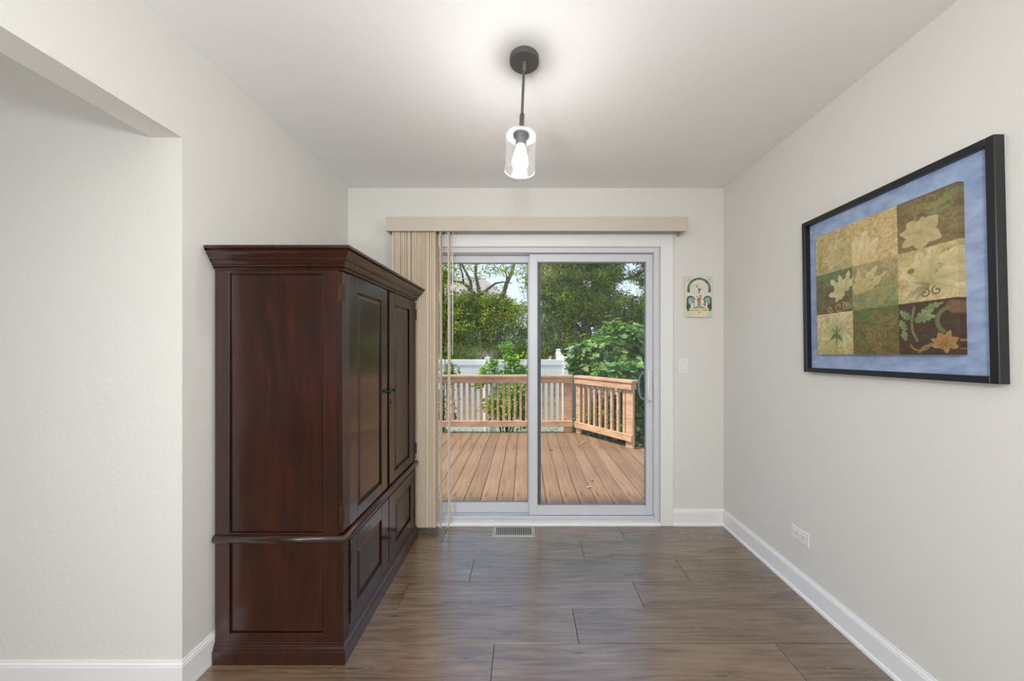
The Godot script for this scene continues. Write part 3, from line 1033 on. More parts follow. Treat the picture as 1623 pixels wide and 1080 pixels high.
	for q in [[2.75, 100, 16, -0.15], [2.35, 80, 14, -0.1], [3.3, 60, 10, 0.1]]:
		petal(im, 440, 290, q[0], q[1], q[2], c8(116, 112, 72), c8(230, 218, 182), q[3], 4, 0.9, T.call(2, 1))
	stroke(im, curl(424, 318, 15, 3, -1.2, 5.5), 2.4, c8(104, 104, 66))
	stroke(im, curl(458, 314, 15, 3, 4.3, -2.4), 2.4, c8(104, 104, 66))
	blob(im, 384, 238, 12, 9, c8(112, 116, 74), 0.9)
	for k in 12:
		var s := rng.randf()
		blob(im, 452 + s * 40, 258 - s * 60 + rng.randf_range(-8, 8), 1.8, 2.6, dark, 0.6)
	# bottom left: lily with green heart
	for q in [[-1.9, 90, 20], [-2.6, 90, 22], [-1.1, 85, 20], [0.4, 80, 20], [2.9, 85, 20], [0.9, 78, 18]]:
		petal(im, 98, 428, q[0], q[1], q[2], c8(140, 150, 96), c8(236, 224, 188), 0.08, 0, 0.85, T.call(0, 2))
	for q in [[-2.4, 34, 5], [-1.6, 44, 5], [-0.9, 34, 5], [2.4, 46, 9], [0.8, 46, 9], [1.5, 40, 7]]:
		petal(im, 98, 430, q[0], q[1], q[2], c8(66, 84, 46), c8(130, 144, 90), 0.1, 0, 0.8, T.call(0, 2))
	# bottom middle: brown filigree on green
	for k in 46:
		var a := rng.randf_range(0, TAU)
		var rr := 62.0 * sqrt(rng.randf())
		var x := 262 + cos(a) * rr + 8
		var y := 428 + sin(a) * rr * 0.95
		petal(im, x, y, rng.randf_range(-3.1, 3.1), rng.randf_range(16, 30), 6, c8(126, 104, 58), c8(156, 130, 78), 0.3, 2, 0.85, T.call(1, 2))
	# bottom right: leaf stem, swirl, ochre flower
	stroke(im, [Vector2(392, 360), Vector2(384, 400), Vector2(386, 440), Vector2(400, 470)], 4, c8(118, 122, 82), 0.9)
	for q in [[394, 410, -0.75, 70, 20], [396, 400, -0.2, 60, 18], [380, 396, -2.5, 46, 15], [366, 436, -2.1, 44, 14], [420, 372, -0.4, 62, 12], [366, 470, -1.9, 40, 13]]:
		petal(im, q[0], q[1], q[2], q[3], q[4], c8(92, 116, 74), c8(160, 176, 132), 0.1, 4, 0.95, T.call(2, 2))
	stroke(im, curl(500, 408, 44, 40, 2.2, 4.4), 6, c8(96, 112, 74), 0.8)
	for q in [[480, 360, 0.4, 50, 22]]:
		petal(im, q[0], q[1], q[2], q[3], q[4], c8(120, 92, 70), c8(150, 116, 88), 0.0, 0, 0.7, T.call(2, 2))
	stroke(im, curl(402, 470, 40, 26, 0.2, 2.6), 3, c8(140, 112, 76), 0.7)
	stroke(im, curl(450, 520, 46, 30, 3.4, 5.4), 4, c8(126, 122, 78), 0.7)
	for q in [[-2.8, 44, 13], [-2.1, 42, 13], [-1.3, 44, 13], [-0.5, 40, 13], [0.3, 36, 12], [2.9, 40, 11], [1.4, 30, 11]]:
		petal(im, 478, 482, q[0], q[1], q[2], c8(130, 92, 52), c8(196, 160, 108), 0.05, 0, 0.95, T.call(2, 2))
	# soften the brushwork, then a woven grain over all of it
	im.resize(300, 300, Image.INTERPOLATE_BILINEAR)
	im.resize(S, S, Image.INTERPOLATE_CUBIC)
	var n3 := noise(403, 0.35, 2)
	for y in S:
		for x in S:
			var g := 1.0 + 0.07 * n3.get_noise_2d(x, y) + 0.05 * n2.get_noise_2d(x * 0.5, y * 0.5)
			var q := im.get_pixel(x, y).lerp(c8(170, 158, 122), 0.14)
			im.set_pixel(x, y, Color(q.r * g, q.g * g, q.b * g))
	return im

# ------------------------------------------------------------------ clock, switch, outlet, register
func small_fittings() -> void:
	# clock: porcelain tablet with a printed garden arch and a golfer
	var d := WALL_D
	var p := at((1086.4 + 1129.3) / 2, (437.5 + 503.2) / 2, d - 0.02)
	var ck := thing("wall_clock", "white rectangular wall clock with a green garden arch and a golfer", "clock", Vector3(p.x, p.y, -d))
	var w := 0.195
	var h := 0.297
	var mb := MB.new()
	mb.box(Vector3(-w / 2, -h / 2, 0.001), Vector3(w / 2, h / 2, 0.020), 0.004)
	part(ck, "body", mb.done(), mat(c8(226, 220, 206), 0.3), true)
	var fm := mat(Color.WHITE, 0.3)
	fm.albedo_texture = ImageTexture.create_from_image(clock_print())
	var fp := part(ck, "dial", print_plate(w * 0.93, h * 0.95, 0.0015), fm, true)
	fp.position = Vector3(0, 0, 0.0195)
	var cy := 0.048
	var hm := mat(c8(50, 34, 28), 0.4)
	for q in [["minute_hand", 0.055, 0.0022, 0.58], ["hour_hand", 0.036, 0.0026, PI], ["alarm_hand", 0.030, 0.0018, -0.95]]:
		mb = MB.new()
		mb.box(Vector3(-q[2], -0.004, 0.0215), Vector3(q[2], q[1] * 0.8, 0.0228), 0.0004)
		mb.prism([Vector2(-q[2] * 1.7, 0), Vector2(q[2] * 1.7, 0), Vector2(0, 0.012)], 0, 0.001)
		var o := part(ck, q[0], mb.done(), hm, true)
		o.position = Vector3(0.001, cy, 0)
		o.rotation.z = q[3]
	mb = MB.new()
	mb.box(Vector3(-0.0004, -0.012, 0.0230), Vector3(0.0004, 0.048, 0.0235))
	var sh := part(ck, "second_hand", mb.done(), mat(c8(150, 144, 132), 0.4), true)
	sh.position = Vector3(0.001, cy, 0)
	sh.rotation.z = 2.25
	mb = MB.new()
	mb.smooth(0)
	mb.lathe([Vector2(0, 0.0265), Vector2(0.005, 0.0265), Vector2(0.0065, 0.0245), Vector2(0.0065, 0.021)], 20, Transform3D(Basis(Vector3(1, 0, 0), PI / 2), Vector3(0.001, cy, 0)))
	part(ck, "hub", mb.done(), hm, true)
	var nm := mat(c8(168, 166, 156), 0.5)
	for k in range(1, 13):
		if k == 6:
			continue
		var tm := TextMesh.new()
		tm.text = str(k)
		tm.font_size = 14
		tm.pixel_size = 0.0009
		tm.depth = 0.0004
		var o := part(ck, "numeral", tm, nm, true)
		var a := TAU * k / 12.0
		o.position = Vector3(0.001 + sin(a) * 0.049, cy + cos(a) * 0.049, 0.0212)
	# rocker switch
	p = at((1075.2 + 1090.5) / 2, (567.7 + 592.4) / 2, d)
	var sw := thing("light_switch", "white rocker light switch on the wall under the clock", "light switch", Vector3(p.x, p.y, -d))
	mb = MB.new()
	mb.box(Vector3(-0.035, -0.057, 0.0), Vector3(0.035, 0.057, 0.0055), 0.0025)
	part(sw, "cover_plate", mb.done(), M.plate, true)
	mb = MB.new()
	mb.box(Vector3(-0.0175, -0.0345, 0.005), Vector3(0.0175, 0.0345, 0.0062))
	part(sw, "switch_frame", mb.done(), mat(c8(206, 205, 200), 0.4), true)
	mb = MB.new()
	mb.cbox(Vector3(0, 0, 0.0068), Vector3(0.032, 0.0655, 0.004), 0.001, Basis(Vector3(1, 0, 0), 0.03))
	part(sw, "rocker", mb.done(), M.plate, true)
	for y in [-0.0475, 0.0475]:
		part(sw, "screw", disc_mesh(0.003, Vector3(0, y, 0.006)), mat(c8(205, 204, 200), 0.4), true)
	# duplex outlet lying on its side in the right wall
	var z0 := F * XR / (1255.0 - VX)
	var z1 := F * XR / (1283.5 - VX)
	var oy := hy(849.0, (z0 + z1) / 2.0)
	var out := thing("wall_outlet", "white horizontal duplex outlet low on the right wall", "outlet", Vector3(XR, oy, -(z0 + z1) / 2.0))
	out.basis = Basis(Vector3(0, 0, 1), Vector3(0, 1, 0), Vector3(-1, 0, 0))
	mb = MB.new()
	mb.box(Vector3(-0.058, -0.035, 0.0), Vector3(0.058, 0.035, 0.0055), 0.0025)
	part(out, "cover_plate", mb.done(), M.plate, true)
	mb = MB.new()
	mb.box(Vector3(-0.0335, -0.0165, 0.005), Vector3(0.0335, 0.0165, 0.0068), 0.0008)
	part(out, "socket_face", mb.done(), M.plate, true)
	for s in [-1, 1]:
		mb = MB.new()
		mb.box(Vector3(s * 0.019 - 0.004, 0.0045, 0.0066), Vector3(s * 0.019 + 0.004, 0.0063, 0.0071))
		mb.box(Vector3(s * 0.019 - 0.0035, -0.0063, 0.0066), Vector3(s * 0.019 + 0.0035, -0.0045, 0.0071))
		mb.box(Vector3(s * 0.019 + 0.009, -0.0022, 0.0066), Vector3(s * 0.019 + 0.0125, 0.0022, 0.0071), 0.0005)
		part(out, "slot", mb.done(), M.slot, true)
		part(out, "screw", disc_mesh(0.003, Vector3(s * 0.0475, 0, 0.006)), mat(c8(205, 204, 200), 0.4), true)
	# floor register
	var rx0 := -0.2206
	var rx1 := 0.0727
	var rz0 := -2.450
	var rz1 := -2.313
	var rg := thing("floor_register", "beige metal floor register with dark slots in front of the patio door", "vent", Vector3((rx0 + rx1) / 2, 0, (rz0 + rz1) / 2))
	var rm := mat(c8(176, 170, 152), 0.4)
	rm.metallic = 0.2
	mb = MB.new()
	var bx := 0.022
	var bz := 0.022
	var y := 0.006
	# sloping border
	var o4 := [Vector3(rx0, 0, rz0), Vector3(rx1, 0, rz0), Vector3(rx1, 0, rz1), Vector3(rx0, 0, rz1)]
	var m4 := [Vector3(rx0 + 0.008, y, rz0 + 0.008), Vector3(rx1 - 0.008, y, rz0 + 0.008), Vector3(rx1 - 0.008, y, rz1 - 0.008), Vector3(rx0 + 0.008, y, rz1 - 0.008)]
	var i4 := [Vector3(rx0 + bx, y, rz0 + bz), Vector3(rx1 - bx, y, rz0 + bz), Vector3(rx1 - bx, y, rz1 - bz), Vector3(rx0 + bx, y, rz1 - bz)]
	for i in 4:
		var j := (i + 1) % 4
		mb.oq(o4[i], o4[j], m4[j], m4[i], Vector3.UP)
		mb.oq(m4[i], m4[j], i4[j], i4[i], Vector3.UP)
	part(rg, "border", mb.done(), rm)
	boxpart(rg, "dark_backing", Vector3(rx0 + bx - 0.004, 0.0002, rz0 + bz - 0.004), Vector3(rx1 - bx + 0.004, 0.0012, rz1 - bz + 0.004), mat(c8(30, 26, 22), 0.8))  # thin dark sheet stands for the unlit hollow under the slats
	var n := 19
	var step := (rx1 - rx0 - 2 * bx) / n
	for i in range(0, n + 1):
		var x := rx0 + bx + i * step
		boxpart(rg, "slat", Vector3(x - step * 0.24, 0.0012, rz0 + bz), Vector3(x + step * 0.24, y - 0.0005, rz1 - bz), rm)
	boxpart(rg, "damper_lever", Vector3(rx0 + 0.030, 0.002, rz1 - 0.055), Vector3(rx0 + 0.040, 0.010, rz1 - 0.046), rm, 0.001)

func disc_mesh(r: float, p: Vector3) -> ArrayMesh:
	var mb := MB.new()
	mb.lathe([Vector2(0, 0.0006), Vector2(r * 0.8, 0.0006), Vector2(r, -0.001)], 14, Transform3D(Basis(Vector3(1, 0, 0), PI / 2), p))
	return mb.done()

func clock_print() -> Image:
	var W := 260
	var H := 404
	var im := Image.create(W, H, false, Image.FORMAT_RGB8)
	var ivory := c8(226, 220, 206)
	im.fill(ivory)
	var g := c8(78, 112, 80)
	var dg := c8(62, 92, 66)
	var lb := c8(190, 206, 212)
	# corner ornaments
	for q in [[0, 0], [W, 0], [0, H], [W, H]]:
		blob(im, q[0], q[1], 60, 60, c8(196, 200, 184), 0.6)
	blob(im, 30, 24, 16, 16, c8(214, 200, 160), 0.7)
	blob(im, W - 30, 24, 16, 16, c8(214, 200, 160), 0.7)
	# arch of leaves
	blob(im, W / 2.0, 122, 122, 116, g)
	im.fill_rect(Rect2i(8, 122, 22, 36), g)
	im.fill_rect(Rect2i(W - 30, 122, 22, 36), g)
	blob(im, W / 2.0, 124, 96, 96, ivory)
	im.fill_rect(Rect2i(34, 150, W - 68, 74), ivory)
	blob(im, 20, 180, 24, 22, ivory)
	blob(im, W - 20, 180, 24, 22, ivory)
	for k in 30:
		var a := rng.randf_range(PI, TAU)
		var rr := rng.randf_range(100, 116)
		petal(im, W / 2.0 + cos(a) * rr, 122 + sin(a) * rr * 0.96, rng.randf_range(0, TAU), 14, 4, lb, c8(220, 228, 230), 0.2, 0, 0.8)
	# inner ring of the dial
	stroke(im, curl(W / 2.0, 124, 46, 46, 0, TAU, 40), 1.5, c8(196, 194, 182), 0.8)
	# trees to both sides
	for s in [-1.0, 1.0]:
		var cx: float = W / 2.0 + s * 88
		blob(im, cx, 232, 42, 40, g)
		blob(im, cx + s * 22, 290, 24, 62, dg)
		blob(im, cx - s * 4, 236, 30, 26, lb, 0.7)
		blob(im, cx + s * 6, 262, 18, 20, c8(206, 216, 214), 0.7)
		for k in 16:
			blob(im, cx + rng.randf_range(-34, 34), 232 + rng.randf_range(-32, 60), 6, 6, dg if k % 2 else lb, 0.6)
	blob(im, W / 2.0, 270, 54, 52, ivory)
	# lawn and sand
	blob(im, W / 2.0, 330, 112, 16, c8(214, 206, 170))
	blob(im, W / 2.0, 314, 74, 7, dg, 0.9)
	blob(im, W / 2.0, 344, 106, 8, c8(160, 182, 142))
	blob(im, W / 2.0, 366, 92, 24, c8(228, 216, 176))
	# golfer: cap, red jacket, grey trousers, arms swung up over the shoulder
	blob(im, 112, 200, 10, 8, c8(150, 152, 146))
	blob(im, 116, 208, 7, 8, c8(214, 178, 150))
	blob(im, 128, 240, 17, 28, c8(178, 102, 98))
	stroke(im, [Vector2(118, 226), Vector2(146, 214), Vector2(142, 192)], 7, c8(178, 102, 98))
	stroke(im, [Vector2(142, 192), Vector2(156, 184)], 1.5, c8(110, 84, 66))
	stroke(im, [Vector2(124, 266), Vector2(122, 304)], 11, c8(146, 152, 142))
	stroke(im, [Vector2(136, 266), Vector2(140, 304)], 11, c8(138, 146, 136))
	stroke(im, [Vector2(122, 312), Vector2(112, 334)], 5, c8(220, 216, 204))
	stroke(im, [Vector2(142, 312), Vector2(144, 338)], 5, c8(220, 216, 204))
	petal(im, 104, 352, -0.8, 18, 5, c8(130, 84, 56), c8(150, 100, 70))
	petal(im, 126, 370, -0.7, 20, 6, c8(130, 84, 56), c8(150, 100, 70))
	# two small onlookers
	stroke(im, [Vector2(78, 268), Vector2(78, 290)], 7, c8(190, 150, 136))
	stroke(im, [Vector2(76, 294), Vector2(74, 316)], 8, c8(210, 178, 166))
	blob(im, 80, 258, 6, 6, c8(150, 142, 130))
	stroke(im, [Vector2(186, 272), Vector2(188, 292)], 8, c8(146, 88, 76))
	stroke(im, [Vector2(178, 280), Vector2(166, 286)], 3, c8(146, 88, 76))
	stroke(im, [Vector2(186, 298), Vector2(186, 316)], 6, c8(200, 200, 190))
	blob(im, 184, 262, 5, 6, c8(120, 84, 70))
	return im

# ------------------------------------------------------------------ outside
func outside() -> void:
	var GY := -0.82
	var mb := MB.new()
	mb.box(Vector3(-30, GY - 0.3, -45), Vector3(30, GY, 12))
	var gm := mat(c8(96, 112, 62), 0.95)
	var t := NoiseTexture2D.new()
	t.width = 512
	t.height = 512
	t.noise = noise(501, 0.02, 4)
	var gr := Gradient.new()
	gr.set_color(0, c8(78, 62, 44))
	gr.set_color(1, c8(104, 130, 60))
	t.color_ramp = gr
	gm.albedo_color = Color.WHITE
	gm.albedo_texture = t
	gm.uv1_triplanar = true
	gm.uv1_scale = Vector3(0.4, 0.4, 0.4)
	structure("lawn", mb.done(), gm, "patchy lawn and soil around the deck")
	deck()
	fence(GY)
	shed(GY)
	house(GY)
	trees(GY)

func deck() -> void:
	var D := 5.485
	var top := -0.065
	var dk := Node3D.new()
	dk.name = "deck"
	add_child(dk)
	tag(dk, "reddish brown plank deck outside the patio door", "", "", "structure")
	var pitch := 0.146
	var edge := func(x: float) -> float:
		if x <= 0.79: return D
		if x <= 1.46: return D - (x - 0.79) * (D - 4.67) / 0.67
		return 4.67
	for i in range(-26, 17):
		var x0: float = hx(835.7, D) + i * pitch + 0.003
		var x1 := x0 + pitch - 0.006
		var xm := (x0 + x1) / 2
		var mb := MB.new()
		var poly := [Vector2(x0 - xm, 2.64), Vector2(x1 - xm, 2.64), Vector2(x1 - xm, edge.call(x1)), Vector2(x0 - xm, edge.call(x0))]
		for k in 4:
			poly[k].y = -poly[k].y + 4.0
		mb.prism(poly, -0.028, 0.0)
		var o := part(dk, "deck_board", mb.done(), M.deck[rng.randi() % 6], true)
		o.position = Vector3(xm, top + rng.randf_range(-0.001, 0.001), -4.0)
	var mb := MB.new()
	mb.box(Vector3(-3.8, top - 0.26, -D + 0.02), Vector3(0.78, top - 0.03, -D + 0.06))
	for x in [-3.6, -2.4, -1.2, 0.0, 1.2, 2.2]:
		mb.box(Vector3(x - 0.05, -0.82, -4.4), Vector3(x + 0.05, top - 0.03, -4.3))
	mb.box(Vector3(-3.8, top - 0.2, -2.70), Vector3(2.4, top - 0.03, -2.65))
	mb.box(Vector3(-3.8, top - 0.2, -4.40), Vector3(2.4, top - 0.03, -4.35))
	part(dk, "joist_frame", mb.done(), M.rail)
	# railing: straight run along the far edge, then a run across the cut corner
	var cap := 0.852
	var a := Vector2(-3.8, -5.42)
	var b := Vector2(0.765, -5.42)
	var c := Vector2(1.43, -4.53)
	rail_run("deck_railing", "straight brown wooden deck railing along the far edge of the deck", a, b, top, cap, 0.0905, true)
	rail_run("deck_railing", "short slanting brown wooden deck railing across the cut corner of the deck", b + Vector2(0.035, 0.03), c, top, cap, 0.108, false)
	# a few fallen leaves and a curl of bark lying on the boards
	var lm := [mat(c8(150, 170, 130), 0.7), mat(c8(150, 160, 60), 0.7), mat(c8(96, 54, 36), 0.8), mat(c8(196, 156, 110), 0.8)]
	for q in [[934, 773, 0, 0.035, "pale green fallen leaf on the deck boards", 0.4], [744, 769, 1, 0.020, "small yellow green fallen leaf on the deck boards", 1.2], [874, 714, 2, 0.030, "dark brown curled leaf on the deck boards", 0.2], [939, 763, 2, 0.020, "small reddish brown dead leaf on the deck boards", 2.0]]:
		var dd: float = (EYE - top) * F / (q[1] - VY)
		var p := at(q[0], q[1], dd)
		mb = MB.new()
		var s: float = q[3]
		mb.smooth(0)
		var v := [Vector3(-s, 0.002, 0), Vector3(-s * 0.3, 0.008, s * 0.5), Vector3(s, 0.003, 0.0), Vector3(-s * 0.3, 0.007, -s * 0.5), Vector3(-s * 0.1, 0.001, 0)]
		for k in [[0, 1, 4], [1, 2, 4], [2, 3, 4], [3, 0, 4]]:
			mb.ot(v[k[0]], v[k[1]], v[k[2]], Vector3.UP)
			mb.ot(v[k[0]] - Vector3(0, 0.001, 0), v[k[1]] - Vector3(0, 0.001, 0), v[k[2]] - Vector3(0, 0.001, 0), Vector3.DOWN)
		var o := part(self, "fallen_leaf", mb.done(), lm[q[2]])
		o.position = Vector3(p.x, top + 0.001, p.z)
		o.rotation.y = q[5]
		tag(o, q[4], "leaf", "fallen leaves on the deck")
	mb = MB.new()
	mb.smooth(0)
	var tw := []
	for q in [[919, 707], [923, 703], [930, 701], [937, 700]]:
		var dd: float = (EYE - top) * F / (q[1] - VY)
		tw.append(at(q[0], q[1], dd) + Vector3(0, 0.006, 0))
	mb.tube(tw, [0.006, 0.008, 0.006, 0.003], 6)
	var tp: MeshInstance3D = part(self, "twig", mb.done(), lm[3])
	tag(tp, "pale curved twig lying on the deck near the slanting railing", "twig")

func rail_run(called: String, label: String, a: Vector2, b: Vector2, top: float, cap: float, pitch: float, far: bool) -> void:
	var mid := (a + b) / 2
	var r := thing(called, label, "railing", Vector3(mid.x, top, mid.y), "deck railings")
	var dir := (b - a).normalized()
	var L := a.distance_to(b)
	# local frame: x along the run, z towards the deck
	var bs := Basis(Vector3(dir.x, 0, dir.y), Vector3.UP, Vector3(dir.x, 0, dir.y).cross(Vector3.UP))
	r.basis = bs
	var m: Material = M.rail
	var H := cap - top
	var add := func(called2: String, lo: Vector3, hi: Vector3, bev: float) -> void:
		var mb := MB.new()
		mb.box(lo, hi, bev)
		part(r, called2, mb.done(), m, true)
	var e := L / 2
	add.call("cap_rail", Vector3(-e, H - 0.036, -0.105), Vector3(e + (0.02 if not far else 0.0), H, 0.035), 0.004)
	add.call("top_rail", Vector3(-e, H - 0.125, -0.02), Vector3(e, H - 0.0365, 0.018), 0.003)
	add.call("bottom_rail", Vector3(-e, 0.100, -0.02), Vector3(e, 0.190, 0.018), 0.003)
	add.call("back_rail", Vector3(-e, H - 0.125, -0.098), Vector3(e, H - 0.0365, -0.062), 0.003)
	var x := -e + 0.10
	var n := 0
	var posts := []
	if far:
		posts = [e - 0.07, e - 2.62, e - 4.4]
	else:
		posts = [-e + 0.045, e - 0.06]
	x = e - 0.19 if far else -e + 0.16
	while (x > -e if far else x < e - 0.13):
		var near_post := false
		for q in posts:
			near_post = near_post or absf(q - x) < 0.085
		if not near_post:
			var zo := -0.0205 if n % 2 else -0.0235
			add.call("baluster", Vector3(x - 0.019, 0.105, zo - 0.038), Vector3(x + 0.019, H - 0.045, zo), 0.002)
		x += -pitch if far else pitch
		n += 1
	for q in posts:
		var hw := 0.068 if far else 0.045
		if not far and q > 0: hw = 0.058
		var bot := -0.3 if far else 0.002
		add.call("post", Vector3(q - hw, 0.002, -0.061), Vector3(q + hw, H - 0.038, -0.0205), 0.003)

func fence(gy: float) -> void:
	var d := 8.4
	var topy := 1.0
	var f := thing("vinyl_fence", "white vinyl privacy fence running across behind the deck", "fence", Vector3(-1.5, gy, -d))
	var posts := [-8.60, -6.675, -4.75, -2.825, -0.90, 1.025]
	fence_run(f, posts, true, d, gy, topy)
	# side fence leading away from the corner, with a sloping first panel
	var g := thing("vinyl_fence", "white vinyl side fence leading away from the fence corner", "fence", Vector3(1.03, gy, -10.0))
	var hi := 1.19
	for z in [-10.3, -12.2, -14.1]:
		fence_post(g, Vector3(1.03, gy, z), hi)
	var mb := MB.new()
	mb.cbox(Vector3(1.03, (topy + hi) / 2 - 0.05, -9.36), Vector3(0.05, 0.10, 1.74), 0.004, Basis(Vector3(1, 0, 0), atan2(hi - topy, 1.9)))
	part(g, "sloping_rail", mb.done(), M.fence)
	for i in 12:
		var z := -8.50 - i * 0.15
		var yy := lerpf(topy, hi, (i + 0.5) / 12.0) - 0.08
		boxpart(g, "fence_board", Vector3(1.015, gy + 0.1, z - 0.148), Vector3(1.045, yy, z), M.fence, 0.004)
	for i in 24:
		var z := -10.37 - i * 0.15
		boxpart(g, "fence_board", Vector3(1.015, gy + 0.1, z - 0.148), Vector3(1.045, hi - 0.08, z), M.fence, 0.004)
	boxpart(g, "top_rail", Vector3(1.005, hi - 0.14, -14.0), Vector3(1.055, hi - 0.03, -10.37), M.fence, 0.004)

	# another length to the right of the shrub
	var e := thing("vinyl_fence", "white vinyl fence glimpsed through the shrubs right of the deck", "fence", Vector3(3.0, gy, -7.4))
	fence_run(e, [2.06, 3.985], true, 7.4, gy, 0.95)

func fence_post(f: Node3D, p: Vector3, topy: float) -> void:
	var mb := MB.new()
	mb.box(Vector3(p.x - 0.0635, p.y, p.z - 0.0635), Vector3(p.x + 0.0635, topy + 0.035, p.z + 0.0635), 0.006)
	var o := part(f, "post", mb.done(), M.fence)
	mb = MB.new()
	mb.box(Vector3(p.x - 0.070, topy + 0.035, p.z - 0.070), Vector3(p.x + 0.070, topy + 0.052, p.z + 0.070), 0.004)
	var y := topy + 0.052
	var q := [Vector3(p.x - 0.066, y, p.z - 0.066), Vector3(p.x + 0.066, y, p.z - 0.066), Vector3(p.x + 0.066, y, p.z + 0.066), Vector3(p.x - 0.066, y, p.z + 0.066)]
	var tip := Vector3(p.x, y + 0.022, p.z)
	for i in 4:
		mb.ot(q[i], q[(i + 1) % 4], tip, Vector3.UP)
	part(o, "post_cap", mb.done(), M.fence)

func fence_run(f: Node3D, posts: Array, _along_x: bool, d: float, gy: float, topy: float) -> void:
	for x in posts:
		fence_post(f, Vector3(x, gy, -d), topy)
	for i in posts.size() - 1:
		var x0: float = posts[i] + 0.064
		var x1: float = posts[i + 1] - 0.064
		boxpart(f, "top_rail", Vector3(x0, topy - 0.14, -d - 0.025), Vector3(x1, topy, -d + 0.025), M.fence, 0.005)
		boxpart(f, "bottom_rail", Vector3(x0, gy + 0.05, -d - 0.025), Vector3(x1, gy + 0.19, -d + 0.025), M.fence, 0.005)
		var n := 12
		var w := (x1 - x0) / n
		for k in n:
			boxpart(f, "fence_board", Vector3(x0 + k * w + 0.001, gy + 0.19, -d - 0.012), Vector3(x0 + (k + 1) * w - 0.001, topy - 0.14, -d + 0.012), M.fence, 0.004)

func shed(gy: float) -> void:
	# grey garden shed in the neighbour's plot; gable towards the house
	var d := 8.75
	var x0 := 1.19
	var x1 := x0 + 2.1
	var eave := hy(555.0, d)
	var xm := (x0 + x1) / 2
	var peak := eave + 0.36
	var s := thing("garden_shed", "grey clapboard garden shed with a shingled gable roof behind the shrub", "shed", Vector3(xm, gy, -d - 0.5))
	var wm := mat(c8(158, 162, 154), 0.8)
	var mb := MB.new()
	mb.box(Vector3(x0 + 0.02, gy, -d - 0.9), Vector3(x1 - 0.02, eave - 0.02, -d - 0.03))
	part(s, "wall", mb.done(), wm)
	var y := gy
	while y < peak - 0.05:
		var t := clampf((y - eave) / (peak - eave), 0, 1)
		var a := lerpf(x0, xm, t)
		var b := lerpf(x1, xm, t)
		mb = MB.new()
		mb.cbox(Vector3((a + b) / 2, y + 0.055, -d - 0.012), Vector3(b - a, 0.115, 0.016), 0.002, Basis(Vector3(1, 0, 0), -0.08))
		part(s, "clapboard", mb.done(), wm)
		y += 0.105
	var rm := mat(c8(150, 156, 168), 0.85)
	var sl := atan2(peak - eave, xm - x0)
	for sg in [-1.0, 1.0]:
		var rows := 6
		var len := (xm - x0) / cos(sl) + 0.05
		for k in rows:
			mb = MB.new()
			var u := (k + 0.5) / rows * len
			var c := Vector3(xm + sg * cos(sl) * u, peak - sin(sl) * u + 0.030, -d - 0.45)
			mb.cbox(c, Vector3(len / rows + 0.03, 0.014, 1.1), 0.002, Basis(Vector3(0, 0, 1), -sg * (sl - 0.04)))
			part(s, "shingle_course", mb.done(), rm)
		mb = MB.new()
		mb.cbox(Vector3(xm + sg * cos(sl) * len / 2, peak - sin(sl) * len / 2 - 0.01, -d + 0.09), Vector3(len, 0.06, 0.018), 0.002, Basis(Vector3(0, 0, 1), -sg * sl))
		part(s, "bargeboard", mb.done(), mat(c8(196, 198, 196), 0.7))

func house(gy: float) -> void:
	var d := 22.0
	var x0 := hx(560.0, d)
	var x1 := hx(812.0, d)
	var eave := hy(474.0, d)
	var ridge := hy(438.0, d + 3.0)
	var h := thing("neighbour_house", "beige neighbour house with a pale grey roof seen through the trees", "house", Vector3((x0 + x1) / 2, gy, -d - 3.0))
	var wm := mat(c8(206, 190, 168), 0.8)
	boxpart(h, "wall", Vector3(x0 + 0.4, gy, -d - 6.0), Vector3(x1 - 0.4, eave, -d), wm)
	var rm := mat(c8(150, 146, 142), 0.9)
	var mb := MB.new()
	mb.quad(Vector3(x0, eave - 0.1, -d + 0.5), Vector3(x1, eave - 0.1, -d + 0.5), Vector3(x1 - 2.4, ridge, -d - 3.0), Vector3(x0, ridge, -d - 3.0))
	mb.tri(Vector3(x1, eave - 0.1, -d + 0.5), Vector3(x1, eave - 0.1, -d - 6.5), Vector3(x1 - 2.4, ridge, -d - 3.0))
	mb.quad(Vector3(x0, eave - 0.1, -d - 6.5), Vector3(x0, ridge, -d - 3.0), Vector3(x1 - 2.4, ridge, -d - 3.0), Vector3(x1, eave - 0.1, -d - 6.5))
	mb.box(Vector3(x0, eave - 0.3, -d - 6.5), Vector3(x1, eave - 0.1, -d + 0.5))
	part(h, "roof", mb.done(), rm)
	boxpart(h, "gutter", Vector3(x0, eave - 0.22, -d + 0.5), Vector3(x1, eave - 0.06, -d + 0.62), M.fence)
	for px in [705.0, 765.0]:
		var x := hx(px, d)
		var w := boxpart(h, "window", Vector3(x - 0.7, eave - 1.9, -d - 0.02), Vector3(x + 0.7, eave - 0.6, -d + 0.06), M.fence, 0.01)
		boxpart(w, "pane", Vector3(x - 0.6, eave - 1.8, -d + 0.05), Vector3(x + 0.6, eave - 0.7, -d + 0.07), mat(c8(60, 70, 80), 0.1))

